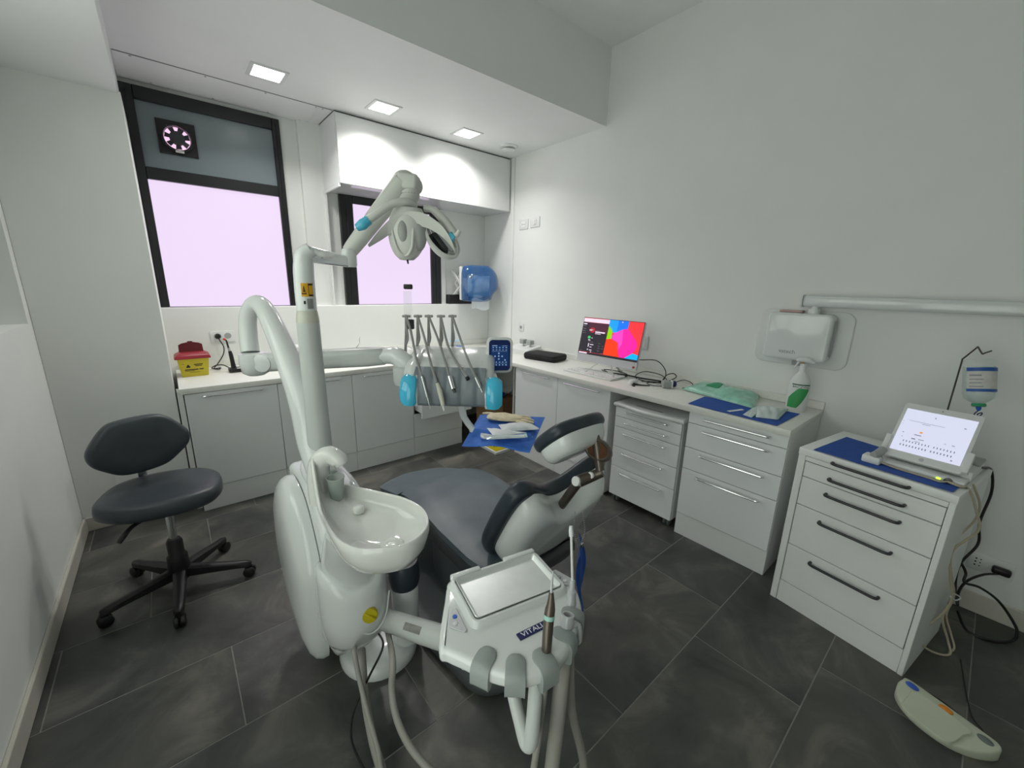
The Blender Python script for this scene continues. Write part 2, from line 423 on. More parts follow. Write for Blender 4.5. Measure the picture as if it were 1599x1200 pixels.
# access panels in the low ceiling over the first window
bm = new(); box(bm, -0.05, 1.11, 3.70, 4.135, ZC-0.004, ZC+0.002); struct('access_panel', bm, 'ceiling_paint', ceil)
bm = new(); box(bm, 1.125, 1.205, 3.70, 4.135, ZC-0.004, ZC+0.002); struct('access_panel', bm, 'ceiling_paint', ceil)
for (sx, sy) in [(0.03, 3.715), (0.40, 3.715), (0.75, 3.715), (1.09, 3.715), (0.12, 4.10), (0.47, 4.10), (0.83, 4.10), (1.06, 4.10), (1.14, 3.72), (1.17, 4.11)]:
    bm = new(); cyl(bm, (sx, sy, ZC-0.0055), (sx, sy, ZC-0.003), 0.007, seg=10); struct('screw_head', bm, 'hatch_line', ceil)
bm = new(); box(bm, -0.05, 1.20, 3.694, 3.700, ZC-0.0045, ZC+0.002); struct('panel_gap', bm, 'hatch_line', ceil)
# baseboards and trims
bm = new(); box(bm, XL, XL+0.016, YF, YP, 0, 0.095, 0.004, 1); struct('baseboard_left', bm, 'baseboard')
bm = new(); box(bm, XL, XP, YP-0.016, YP, 0, 0.095, 0.004, 1); struct('baseboard_pier', bm, 'baseboard')
bm = new(); box(bm, XR-0.016, XR, YF, 0.55, 0, 0.105, 0.004, 1); struct('baseboard_right', bm, 'baseboard')
bm = new(); box(bm, XR-0.010, XR, 3.60, 3.655, 0.95, ZC, 0.002, 1); struct('trim_1', bm, 'wall_paint')
bm = new(); box(bm, 1.204, 1.220, 3.675, YB, 2.36, 2.385); box(bm, 1.206, 1.224, 4.06, YB, ZS, 2.385, 0.002, 1); struct('trim_2', bm, 'white_melamine')
bm = new(); box(bm, 2.402, 2.462, 4.118, YB, ZS, 2.385, 0.002, 1); struct('trim_3', bm, 'white_melamine')

# windows
def window(n, x0, x1, z0, z1, fl, fr, ft, mid=None):
    y0, y1 = 4.105, 4.165
    bm = new()
    box(bm, x0, x0+fl, y0, y1, z0, z1, 0.004, 1); box(bm, x1-fr, x1, y0, y1, z0, z1, 0.004, 1)
    box(bm, x0+fl, x1-fr, y0, y1, z1-ft, z1, 0.004, 1); box(bm, x0+fl, x1-fr, y0, y1, z0-0.03, z0+0.004, 0.002, 1)
    o = struct('window_%d' % n, bm, 'window_frame')
    # inner step of the profile
    bm = new()
    box(bm, x0+fl*0.45, x0+fl*0.55, y0-0.008, y0+0.004, z0, z1-ft*0.5, 0.002, 1)
    box(bm, x1-fr*0.55, x1-fr*0.45, y0-0.008, y0+0.004, z0, z1-ft*0.5, 0.002, 1)
    struct('frame_bead', bm, 'window_frame', o)
    if mid:
        bm = new(); box(bm, x0+fl, x1-fr, y0-0.004, y1, mid[0], mid[1], 0.004, 1); struct('transom', bm, 'window_frame', o)
        bm = new(); box(bm, x0+fl, x1-fr, 4.132, 4.140, mid[1], z1-ft); struct('upper_pane', bm, 'frosted_dark', o, label='grey frosted upper pane')
        bm = new(); box(bm, x0+fl, x1-fr, 4.132, 4.140, z0, mid[0]); struct('lower_pane', bm, 'pane_pink', o, label='backlit pink white frosted pane')
    else:
        bm = new(); box(bm, x0+fl, x1-fr, 4.132, 4.140, z0, z1-ft); struct('pane', bm, 'pane_pink', o, label='backlit pink white frosted pane')
    return o
win1 = window(1, W1[0], W1[1], ZS, W1[2], 0.083, 0.057, 0.085, (2.287, 2.368))
win2 = window(2, W2[0], W2[1], ZS, W2[2], 0.120, 0.120, 0.067)

# glowing window added out of view in the left wall recess, as fill light
bm = new()
xa, xb = XL-0.160, XL-0.115
for (ya, yb, za, zb) in ((0.80, 0.86, 1.34, 2.46), (2.44, 2.50, 1.34, 2.46), (1.62, 1.68, 1.40, 2.40), (0.86, 2.44, 1.34, 1.40), (0.86, 2.44, 2.40, 2.46)):
    box(bm, xa, xb, ya, yb, za, zb, 0.003, 1)
fill_win = struct('window_3', bm, 'plastic_white')
for (ya, yb) in ((0.86, 1.62), (1.68, 2.44)):
    bm = new(); box(bm, xa+0.008, xa+0.016, ya, yb, 1.40, 2.40); struct('pane', bm, 'fill_pane', fill_win, label='added glowing pane for fill light')

# unseen glowing door beside the camera, added to light the room from the left
bm = new()
xa, xb = XL-0.150, XL-0.105
box(bm, xa, xb, -0.60, -0.52, 0.0, 2.16, 0.003, 1); box(bm, xa, xb, 0.67, 0.75, 0.0, 2.16, 0.003, 1); box(bm, xa, xb, -0.52, 0.67, 2.08, 2.16, 0.003, 1); box(bm, xa, xb, -0.52, 0.67, 0.0, 0.10, 0.003, 1); box(bm, xa, xb, 0.05, 0.11, 0.10, 2.08, 0.003, 1)
fill_door = struct('added_fill_door', bm, 'plastic_white')
for (ya, yb) in ((-0.52, 0.05), (0.11, 0.67)):
    bm = new(); box(bm, xa+0.010, xa+0.018, ya, yb, 0.10, 2.08); struct('glowing_panel', bm, 'fill_door_glass', fill_door, label='added glowing door glass for fill light')
bm = new(); tube(bm, [V((xb, 0.14, 1.02)), V((xb+0.05, 0.14, 1.02)), V((xb+0.05, 0.27, 1.02))], 0.010, seg=10, sub=3); struct('added_door_handle', bm, 'steel', fill_door)

# outside brightness behind the fan hole is carried by the fan housing itself (see extractor_fan)

# =================================================================== CEILING FITTINGS
for i, (lx, ly, lab) in enumerate([(0.706, 3.385, 'square recessed ceiling light in front of the tall window'),
                                   (1.486, 3.37, 'square recessed ceiling light above the middle of the wall cabinet'),
                                   (2.263, 3.38, 'square recessed ceiling light next to the round air valve')]):
    T('ceiling_light', lab, 'ceiling light', (lx, ly, ZC), group='recessed square ceiling lights')
    bm = new(); a, b = 0.108, 0.086
    box(bm, -a, a, b, a, -0.006, 0.0); box(bm, -a, a, -a, -b, -0.006, 0.0); box(bm, -a, -b, -b, b, -0.006, 0.0); box(bm, b, a, -b, b, -0.006, 0.0)
    part('frame', bm, 'plastic_white')
    bm = new(); box(bm, -b, b, -b, b, -0.0035, -0.0005); part('diffuser', bm, 'lamp_glow')
    la = bpy.data.lights.new('panel_light', 'AREA'); la.shape = 'SQUARE'; la.size = 0.165; la.energy = LAMP_WATTS; la.color = (1.0, 0.975, 0.94); la.spread = math.radians(135)
    lo = bpy.data.objects.new('panel_light', la); COL.objects.link(lo); lo.parent = CTX.root; lo.location = (0, 0, -0.006)
T('air_valve', 'round white air valve on the low ceiling by the right wall', 'vent', (2.751, 3.39, ZC))
bm = new(); lathe(bm, [(0.095, 0.0), (0.095, -0.006), (0.086, -0.014), (0.062, -0.018)], seg=36); part('ring', bm, 'plastic_white')
bm = new(); lathe(bm, [(0.03, -0.005), (0.03, -0.026), (0.064, -0.028), (0.062, -0.036), (0.045, -0.041)], seg=36); part('disc', bm, 'plastic_white')

# extractor fan in the upper pane
T('extractor_fan', 'black square extractor fan set into the grey upper window pane', 'fan', (0.22, 4.131, 2.59), M=Matrix.Translation((0.22, 4.131, 2.592)) @ Matrix.Rotation(PI/2, 4, 'X'))
# local: x right, y up, z towards the room
R0, R1 = 0.112, 0.096
bm = new(); N = 40
def sq(k):
    a = 2*PI*k/N; c, s = math.cos(a), math.sin(a); f = R0/max(abs(c), abs(s)); return (f*c, f*s)
outer = [sq(k) for k in range(N)]
for z0, z1 in ((0.0, 0.014),):
    A = [bm.verts.new((p[0], p[1], z0)) for p in outer]; B = [bm.verts.new((p[0], p[1], z1)) for p in outer]
    Cc = [bm.verts.new((R1*math.cos(2*PI*k/N), R1*math.sin(2*PI*k/N), z1)) for k in range(N)]
    Cr = [bm.verts.new((R1*math.cos(2*PI*k/N), R1*math.sin(2*PI*k/N), 0.034)) for k in range(N)]
    Ci = [bm.verts.new((0.080*math.cos(2*PI*k/N), 0.080*math.sin(2*PI*k/N), 0.034)) for k in range(N)]
    Cd = [bm.verts.new((0.076*math.cos(2*PI*k/N), 0.076*math.sin(2*PI*k/N), 0.001)) for k in range(N)]
    ring_faces(bm, [A, B, Cc, Cr, Ci, Cd, A], False, False)
part('housing', bm, 'black_plastic')
bm = new(); lathe(bm, [(0.046, 0.004), (0.046, 0.026), (0.042, 0.030)], seg=28); part('hub', bm, 'dark_plastic')
for k in range(7):
    a0 = 2*PI*k/7+0.25; bm = new(); secs = []
    for r in (0.044, 0.060, 0.0745):
        half = 0.30 - 0.06*(r-0.044)/0.03
        p0 = V((r*math.cos(a0-half), r*math.sin(a0-half), 0.010)); p1 = V((r*math.cos(a0+half), r*math.sin(a0+half), 0.022))
        secs.append([p0, p1, p1+V((0, 0, -0.0018)), p0+V((0, 0, -0.0018))])
    loft(bm, secs); part('blade', bm, 'dark_plastic')
bm = new(); lathe(bm, [(0.0755, 0.0012), (0.0755, 0.0030)], seg=32); part('daylight_opening', bm, 'outside_glow', label='bright opening to the outside behind the blades')
bm = new(); box(bm, -0.022, 0.028, -0.100, -0.084, 0.034, 0.0362); part('sticker', bm, 'label_white')
for k, a in enumerate((0.5, 2.2, 3.8, 5.4)):
    bm = new(); cyl(bm, (0.088*math.cos(a), 0.088*math.sin(a), 0.032), (0.088*math.cos(a), 0.088*math.sin(a), 0.037), 0.004, seg=8); part('screw', bm, 'dark_steel')

# =================================================================== CABINETS
def bar_handle(p0, p1, out, r=0.0055, stand=0.030, m='handle_steel', parent=None, seg=8):
    """bar handle from p0 to p1 whose ends bend back to the front; out = direction away from the front"""
    p0, p1, out = V(p0), V(p1), V(out); d = (p1-p0).normalized()
    pts = [p0, p0+out*stand*0.75+d*0.002, p0+out*stand+d*0.020, p0+out*stand+d*0.045, p1+out*stand-d*0.045, p1+out*stand-d*0.020, p1+out*stand*0.75-d*0.002, p1]
    bm = new(); tube(bm, pts, r, seg=seg, sub=4); return part('handle', bm, m, parent)

G = 0.002
YK, ZTOP = 3.326, 0.862
def back_unit(x0, x1, label, nd):
    T('base_cabinet', label, 'cabinet', ((x0+x1)/2, YK+0.35, 0), group='white base cabinets along the window wall', world=True)
    bm = new(); box(bm, x0+0.001, x1-0.001, YK+0.021, YS-0.012, 0.02, ZTOP-0.001); part('body', bm, 'white_melamine')
    bm = new(); box(bm, x0+0.001, x1-0.001, YK+0.008, YK+0.020, 0.0, 0.172, 0.001, 1); part('plinth', bm, 'white_melamine')
    if nd == 1:
        bm = new(); box(bm, x0+G, x1-G, YK, YK+0.020, 0.176, ZTOP-0.006, 0.0015, 1); dr = part('door', bm, 'white_lacquer')
        xm = (x0+x1)/2; bar_handle((xm-0.177, YK, 0.835), (xm+0.177, YK, 0.835), (0, -1, 0), parent=dr)
back_unit(0.001, 0.541, 'white base cabinet beside the wall pier under the sharps box', 1)
bm = new(); box(bm, -0.034, -0.004, 3.400, YP+0.02, 0.0, ZTOP-0.001); part('filler_strip', bm, 'wall_paint')
back_unit(0.541, 1.083, 'white base cabinet behind the dental light pole', 1)
back_unit(1.083, 1.623, 'white base cabinet below the sink next to the pulled out drawer', 1)
# drawer unit with its top drawer pulled out
x0, x1 = 1.623, 2.160
T('drawer_cabinet', 'white base drawer cabinet with its upper drawer pulled out', 'cabinet', (1.89, YK+0.35, 0), world=True)
bm = new()
box(bm, x0+0.001, x0+0.017, YK+0.021, YS-0.012, 0.02, ZTOP-0.001); box(bm, x1-0.017, x1-0.001, YK+0.021, YS-0.012, 0.02, ZTOP-0.001)
box(bm, x0+0.017, x1-0.017, YK+0.021, YS-0.012, 0.02, 0.04); box(bm, x0+0.017, x1-0.017, YK+0.03, YS-0.012, 0.842, ZTOP-0.001); box(bm, x0+0.017, x1-0.017, YS-0.03, YS-0.012, 0.04, 0.842)
part('body', bm, 'white_melamine')
bm = new(); box(bm, x0+0.001, x1-0.001, YK+0.008, YK+0.020, 0.0, 0.172, 0.001, 1); part('plinth', bm, 'white_melamine')
bm = new(); box(bm, x0+G, x1-G, YK, YK+0.020, 0.176, 0.405, 0.0015, 1); dr = part('drawer_front', bm, 'white_lacquer')
PO = 0.17
bm = new(); box(bm, x0+G, x1-G, YK-PO, YK-PO+0.020, 0.410, 0.700, 0.0015, 1); dr = part('drawer_front', bm, 'white_lacquer')
bm = new(); box(bm, x0+0.03, x0+0.045, YK-PO+0.02, YK+0.45, 0.44, 0.60); box(bm, x1-0.045, x1-0.03, YK-PO+0.02, YK+0.45, 0.44, 0.60); box(bm, x0+0.045, x1-0.045, YK-PO+0.02, YK+0.45, 0.44, 0.452)
part('drawer_tray', bm, 'white_melamine', dr)
bm = new(); box(bm, x0+G, x1-G, YK, YK+0.020, 0.705, ZTOP-0.006, 0.0015, 1); dr = part('drawer_front', bm, 'white_lacquer')
xm = (x0+x1)/2; bar_handle((xm-0.177, YK, 0.835), (xm+0.177, YK, 0.835), (0, -1, 0), parent=dr)

# right run
XK = 2.432
def right_unit(y1, y0, label):
    T('base_cabinet', label, 'cabinet', (XK+0.3, (y0+y1)/2, 0), group='white base cabinets along the plain right wall', world=True)
    bm = new(); box(bm, XK+0.021, XR-0.012, y0+0.001, y1-0.001, 0.02, ZTOP-0.001); part('body', bm, 'white_melamine')
    bm = new(); box(bm, XK+0.008, XK+0.020, y0+0.001, y1-0.001, 0.0, 0.172, 0.001, 1); part('plinth', bm, 'white_melamine')
    bm = new(); box(bm, XK, XK+0.020, y0+G, y1-G, 0.176, ZTOP-0.006, 0.0015, 1); dr = part('door', bm, 'white_lacquer')
    ym = (y0+y1)/2; bar_handle((XK, ym+0.182, 0.835), (XK, ym-0.182, 0.835), (-1, 0, 0), parent=dr)
right_unit(2.820, 2.275, 'white base cabinet at the open corner below the black case')
right_unit(2.275, 1.735, 'white base cabinet below the keyboard beside the mobile pedestal')
# four drawer unit at the end of the run
y1, y0 = 1.133, 0.583
T('drawer_cabinet', 'white four drawer base cabinet at the free end of the worktop', 'cabinet', (XK+0.3, (y0+y1)/2, 0), world=True)
bm = new(); box(bm, XK+0.021, XR-0.012, y0+0.001, y1-0.001, 0.0, ZTOP-0.001); part('body', bm, 'white_melamine')
bm = new(); box(bm, XK+0.006, XK+0.020, y0+0.001, y1-0.001, 0.0, 0.155, 0.001, 1); part('plinth', bm, 'white_melamine')
for (a, b, h) in ((0.159, 0.476, 0.447), (0.480, 0.622, 0.598), (0.626, 0.785, 0.755), (0.789, ZTOP-0.004, 0.834)):
    bm = new(); box(bm, XK, XK+0.020, y0+G, y1-G, a, b, 0.0015, 1); dr = part('drawer_front', bm, 'white_lacquer')
    bar_handle((XK, 1.030, h), (XK, 0.664, h), (-1, 0, 0), r=0.0062, parent=dr)
# worktops
T('worktop', 'off white worktop over the cabinets along the window wall', 'worktop', (1.2, 3.7, ZTOP), world=True)
bm = new(); box(bm, -0.020, XK-0.024, YK-0.016, YS-0.001, ZTOP, 0.900, 0.003, 2); wt1 = part('top', bm, 'worktop')
bm = new(); box(bm, 0.0, XK-0.024, YS-0.014, YS-0.001, 0.900, 0.952, 0.003, 1); part('splashback', bm, 'worktop')
T('worktop', 'off white worktop along the right wall carrying the computer', 'worktop', (2.72, 1.95, ZTOP), world=True)
bm = new(); box(bm, XK-0.022, XR-0.002, 0.578, YS-0.001, ZTOP, 0.900, 0.003, 2); part('top', bm, 'worktop')
bm = new(); box(bm, XK-0.022, XR-0.017, YS-0.014, YS-0.001, 0.900, 0.952, 0.003, 1); box(bm, XR-0.016, XR-0.002, 0.578, YS-0.001, 0.900, 0.952, 0.003, 1); part('splashback', bm, 'worktop')
# wall cabinet over the second window
T('wall_cabinet', 'long white wall cabinet under the low ceiling above the second window', 'cabinet', (2.1, 3.9, 2.386), world=True)
bm = new(); box(bm, 1.213, XR-0.012, 3.684, YB-0.001, 2.392, ZC-0.008); part('body', bm, 'white_melamine')
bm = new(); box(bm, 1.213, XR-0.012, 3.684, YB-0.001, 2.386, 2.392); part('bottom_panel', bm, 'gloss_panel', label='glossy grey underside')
bm = new(); box(bm, 1.216, XR-0.014, 3.665, 3.683, 2.387, ZC-0.016, 0.0015, 1); part('front_panel', bm, 'white_melamine')
bm = new(); box(bm, 1.213, XR-0.012, 3.69, YB-0.001, ZC-0.008, ZC-0.0005); part('shadow_gap', bm, 'dark_gap')

# ---------------------------------------------------------------- mobile pedestal in the knee space
y1, y0 = 1.680, 1.165
T('mobile_pedestal', 'white mobile drawer pedestal on grey twin wheel casters', 'pedestal', (XK+0.28, (y0+y1)/2, 0), world=True)
bm = new(); box(bm, XK+0.020, XK+0.50, y0, y1, 0.062, 0.762, 0.003, 1); part('body', bm, 'white_melamine')
for (a, b, h) in ((0.062, 0.292, 0.258), (0.296, 0.450, 0.418), (0.454, 0.607, 0.572), (0.611, 0.685, 0.655), (0.689, 0.760, 0.735)):
    bm = new(); box(bm, XK, XK+0.019, y0+0.003, y1-0.003, a, b, 0.0015, 1); dr = part('drawer_front', bm, 'white_lacquer')
    ym = (y0+y1)/2; bar_handle((XK, ym+0.165, h), (XK, ym-0.165, h), (-1, 0, 0), r=0.0058, stand=0.026, parent=dr)
bm = new(); out = []
for k in range(13):
    t = k/12; yy = y1+0.012-(y1-y0+0.024)*t; out.append((XK-0.012-0.035*math.sin(PI*min(1, max(0, (t-0.12)/0.76)))**1.2, yy))
out += [(XK+0.505, y0-0.012), (XK+0.505, y1+0.012)]
slab(bm, out, 0.764, 0.790, 0.010, seg=3); tp = part('top_tray', bm, 'plastic_white')
bm = new(); box(bm, XK+0.03, XK+0.05, 1.33, 1.53, 0.7895, 0.7915); part('rim_groove', bm, 'plastic_grey', tp)
for (cx, cy) in ((XK+0.045, y0+0.045), (XK+0.045, y1-0.045), (XK+0.45, y0+0.045), (XK+0.45, y1-0.045)):
    bm = new(); cyl(bm, (cx, cy, 0.045), (cx, cy, 0.064), 0.014, seg=12); c = part('caster', bm, 'plastic_grey')
    for s in (-1, 1):
        bm = new(); lathe(bm, [(0.022, -0.008), (0.0265, -0.004), (0.0265, 0.006), (0.020, 0.010)], (cx+0.004, cy+s*0.013, 0.0268), (0, s, 0), 18); part('wheel', bm, 'pedal_grey', c)

# ---------------------------------------------------------------- steel drawer cart (turned a little)
CA = -0.157
MC = Matrix.Translation((2.3006, 0.5008, 0)) @ Matrix.Rotation(CA, 4, 'Z')   # x depth, -y along the front
T('drawer_cart', 'white steel drawer cart with black bar handles carrying the tablet', 'cart', (2.55, 0.2, 0), M=MC)
Wd, Dp, Hh = 0.548, 0.483, 0.8636
bm = new()
box(bm, 0.0, Dp, -0.030, 0.0, 0.0, Hh-0.030, 0.002, 1); box(bm, 0.0, Dp, -Wd, -Wd+0.020, 0.0, Hh-0.030, 0.002, 1)
box(bm, Dp-0.02, Dp, -Wd+0.02, -0.03, 0.0, Hh-0.03); box(bm, 0.015, Dp-0.02, -Wd+0.02, -0.03, 0.01, 0.03)
part('body', bm, 'cart_steel')
bm = new(); box(bm, -0.004, Dp+0.002, -Wd-0.002, 0.002, Hh-0.034, Hh, 0.003, 2); part('top', bm, 'cart_steel')
bm = new(); box(bm, 0.004, 0.016, -Wd+0.021, -0.031, 0.0, 0.122, 0.001, 1); part('plinth', bm, 'cart_steel')
bm = new(); box(bm, 0.0, 0.014, -Wd+0.021, -0.031, 0.805, Hh-0.036, 0.001, 1); sh = part('pull_out_shelf', bm, 'cart_steel')
HY = (-0.143, -0.410)
bar_handle((0.0, HY[0], 0.838), (0.0, HY[1], 0.838), (-1, 0, 0), r=0.0068, stand=0.026, m='handle_black', parent=sh)
for (a, b, h) in ((0.126, 0.341, 0.300), (0.345, 0.569, 0.527), (0.573, 0.719, 0.676), (0.723, 0.800, 0.755)):
    bm = new(); box(bm, 0.003, 0.018, -Wd+0.023, -0.033, a, b, 0.0015, 1); dr = part('drawer_front', bm, 'cart_steel')
    bar_handle((0.003, HY[0], h), (0.003, HY[1], h), (-1, 0, 0), r=0.0068, stand=0.028, m='handle_black', parent=dr)
bm = new(); box(bm, 0.022, Dp-0.02, -Wd+0.025, -0.035, 0.035, 0.80); part('inner_drawers', bm, 'dark_gap')

# ---------------------------------------------------------------- sockets and switches
def plate(name, label, cat, M, w, h, kind):
    """wall plate; M: x right, y up, z out of the wall"""
    T(name, label, cat, tuple(M.translation), M=M)
    bm = new(); slab(bm, rrect(w, h, 0.006), 0.0, 0.008, 0.002); part('plate', bm, 'plastic_white')
    return M
RW = lambda y, z: frame((XR, y, z), (0, -1, 0), (0, 0, 1))
BW = lambda x, z: frame((x, YS, z), (1, 0, 0), (0, 0, 1))
plate('wall_socket', 'small white socket plate with two holes high on the right wall', 'socket', RW(3.437, 2.235), 0.142, 0.10, 0)
bm = new(); slab(bm, rrect(0.07, 0.06, 0.005), 0.008, 0.0105, 0.001); part('insert', bm, 'key_white')
for s in (-1, 1):
    bm = new(); cyl(bm, (s*0.012, 0, 0.0100), (s*0.012, 0, 0.0108), 0.0055, seg=10); part('contact_hole', bm, 'ink_black')
plate('light_switch', 'white double rocker light switch high on the right wall', 'switch', RW(3.262, 2.243), 0.142, 0.10, 0)
for s in (-1, 1):
    bm = new(); box(bm, s*0.0115-0.0105, s*0.0115+0.0105, -0.025, 0.025, 0.008, 0.013, 0.002, 1); part('rocker', bm, 'key_white')
plate('wall_socket', 'white single socket low on the right wall behind the screen arm', 'socket', RW(3.43, 1.147), 0.085, 0.085, 0)
bm = new(); lathe(bm, [(0.020, 0.008), (0.020, 0.0095)], seg=20); part('insert', bm, 'plastic_grey')
for s in (-1, 1):
    bm = new(); cyl(bm, (s*0.0085, 0, 0.0090), (s*0.0085, 0, 0.0100), 0.004, seg=8); part('contact_hole', bm, 'ink_black')
plate('wall_socket', 'white socket plate on the right wall partly behind the monitor', 'socket', RW(1.885, 1.165), 0.115, 0.115, 0)
bm = new(); slab(bm, rrect(0.06, 0.075, 0.004), 0.008, 0.010, 0.001); part('insert', bm, 'key_white')
plate('wall_socket', 'wide white double socket with a black plug under the tall window', 'socket', BW(0.312, 1.142), 0.165, 0.090, 0)
for s in (-1, 1):
    bm = new(); lathe(bm, [(0.024, 0.008), (0.024, 0.0095)], (s*0.034, 0.004, 0), seg=20); part('insert', bm, 'plastic_grey')
plate('wall_socket', 'white socket plate low on the right wall with a black plug', 'socket', RW(-0.225, 0.278), 0.155, 0.095, 0)
for k in range(3):
    bm = new(); cyl(bm, (-0.052, 0.018-0.018*k, 0.0078), (-0.052, 0.018-0.018*k, 0.0088), 0.004, seg=8); part('contact_hole', bm, 'ink_black')
    bm = new(); cyl(bm, (-0.036, 0.018-0.018*k, 0.0078), (-0.036, 0.018-0.018*k, 0.0088), 0.003, seg=8); part('contact_hole', bm, 'ink_black')

# =================================================================== DENTAL EQUIPMENT
RH = V((math.cos(CAM_YAW), -math.sin(CAM_YAW), 0)); FH = V((math.sin(CAM_YAW), math.cos(CAM_YAW), 0)); UP = V((0, 0, 1))
def closed(pts, sub=5):
    """smooth closed outline through 2-D points"""
    n = len(pts); out = []
    for i in range(n):
        a, b, c, d = [V(pts[(i+k) % n]) for k in (-1, 0, 1, 2)]
        for k in range(sub):
            t = k/sub
            p = 0.5*((2*b)+(c-a)*t+(2*a-5*b+4*c-d)*t*t+(3*b-a-3*c+d)*t*t*t); out.append((p[0], p[1]))
    return out
def mirror(h):
    return h + [(-x, y) for (x, y) in reversed(h) if abs(x) > 1e-6]

# ------------------------------------------------------------------ patient chair
T('dental_chair', 'dark blue grey upholstered dental chair with white back shell', 'dental chair', (1.10, 1.55, 0), world=True)
bm = new(); slab(bm, closed([(0.70, 1.20), (0.74, 1.02), (0.90, 0.955), (1.15, 0.955), (1.36, 1.02), (1.44, 1.25), (1.44, 1.80), (1.30, 2.02), (0.95, 2.02), (0.78, 1.85), (0.69, 1.50)]), 0.0, 0.075, 0.034, seg=5)
part('base_plate', bm, 'base_rubber')
bm = new(); slab(bm, closed([(0.90, 1.30), (1.05, 1.22), (1.25, 1.30), (1.30, 1.60), (1.22, 1.85), (1.0, 1.85), (0.90, 1.60)]), 0.055, 0.36, 0.03, seg=3); part('lift_cover', bm, 'base_rubber')
bm = new(); slab(bm, closed([(0.855, 1.18), (0.90, 1.10), (1.115, 1.09), (1.33, 1.10), (1.375, 1.18), (1.37, 1.70), (1.30, 1.90), (0.93, 1.90), (0.86, 1.70)]), 0.335, 0.415, 0.025, seg=3); part('seat_pan', bm, 'dark_plastic')
# seat cushion: dished grid
bm = new(); secs = []
NY = 14
for j in range(NY+1):
    t = j/NY; y = 1.135+(2.02-1.135)*t
    hw = 0.278-0.02*t-0.02*math.exp(-((t)/0.08)**2)
    zt = 0.492+0.018*math.sin(PI*min(1, max(0, (t-0.45)/0.5)))-0.030*max(0, (t-0.82)/0.18)**2
    zb = zt-0.085
    ring = []
    K = 12
    for k in range(K+1):
        s = -1+2*k/K; e = 0.028*(1-abs(s)**6)
        ring.append(V((1.115+hw*s, y, zt-0.028+e-0.020*(1-s*s)*(1-t*0.8))))
    for k in range(K+1):
        s = 1-2*k/K; ring.append(V((1.115+hw*0.985*s, y, zb+0.02*abs(s)**6)))
    secs.append(ring)
loft(bm, secs); part('seat', bm, 'leather_grey', sharp=60)
bm = new(); secs = []
for j in range(11):
    t = j/10; y = 1.955+0.43*t; zt = 0.456-0.132*t
    hw = (0.258-0.03*t)*(1 if t < 0.7 else math.sqrt(max(0.05, 1-((t-0.7)/0.31)**2)))
    ring = []
    for k in range(11):
        s = -1+2*k/10; ring.append(V((1.095+hw*s, y, zt+0.016*(1-abs(s)**5))))
    for k in range(11):
        s = 1-2*k/10; ring.append(V((1.095+hw*0.98*s, y, zt-0.055)))
    secs.append(ring)
loft(bm, secs); part('legrest', bm, 'leather_grey', sharp=60)
# backrest
MBK = frame((1.115, 1.215, 0.470), (1, 0, 0), (0, -0.245, 0.425))
half = [(0.0, -0.01), (0.14, -0.01), (0.22, 0.04), (0.262, 0.13), (0.276, 0.26), (0.278, 0.385), (0.262, 0.462), (0.212, 0.490), (0.145, 0.462), (0.07, 0.408), (0.0, 0.390)]
oc = closed(mirror(half), 4)
bm = new(); slab(bm, oc, -0.050, 0.022, 0.030, M=MBK, seg=5); part('back_cushion', bm, 'leather', sharp=60)
sh = [(x*0.87, 0.225+(y-0.225)*0.90) for (x, y) in half]; sh[0] = (0, 0.01)
osh = closed(mirror(sh), 4)
bm = new(); secs = []
for k in range(8):
    a = k/7*PI/2; f = 1-0.30*(1-math.cos(a)); zz = 0.018+0.100*math.sin(a)
    secs.append([MBK @ V((p[0]*f, 0.21+(p[1]-0.21)*f-0.02*math.sin(a), zz)) for p in osh])
loft(bm, secs); shell = part('back_shell', bm, 'dental_white', sharp=60)
# headrest arm (bronze double joint)
def D(u, v, dep): return px(u, v, dep=dep)
p_low, p_a, p_b, p_top, p_sh = (MBK @ V((0.0, 0.335, 0.060))), D(904, 752, 1.50), D(927, 743, 1.50), D(936, 715, 1.50), D(917, 668, 1.52)
bm = new(); tube(bm, [p_low, p_a], 0.018, seg=12, sub=1); arm = part('headrest_arm', bm, 'bronze')
bm = new(); tube(bm, [p_a, p_b, D(940, 738, 1.49)], [0.023, 0.020, 0.017], seg=14, sub=2); part('joint', bm, 'bronze', arm)
for q, rr in ((p_a, 0.0185), (p_b, 0.0130)):
    bm = new(); d = (V((0, 0, CAM_H))-q).normalized(); d = (d*0.75-RH*0.65).normalized(); lathe(bm, [(rr, 0.0), (rr, 0.021), (rr*0.9, 0.023)], q, d, 20); part('joint_cap', bm, 'ceramic', arm)
c = D(934, 703, 1.49); ax = (-FH*0.78-RH*0.55+UP*0.25).normalized()
bm = new(); lathe(bm, [(0.036, -0.010), (0.041, -0.006), (0.041, 0.006), (0.034, 0.012), (0.030, 0.010), (0.030, 0.004)], c, ax, 26, sx=1.0, sy=1.35); part('knuckle', bm, 'bronze', arm)
bm = new(); lathe(bm, [(0.029, 0.004), (0.029, 0.0085)], c, ax, 24, sx=1.0, sy=1.35); part('knuckle_badge', bm, 'amber', arm)
bm = new(); tube(bm, [D(937, 735, 1.49), D(934, 708, 1.495), D(928, 672, 1.50), D(922, 660, 1.505)], [0.016, 0.020, 0.013, 0.011], seg=10, sub=3); part('headrest_link', bm, 'bronze', arm)
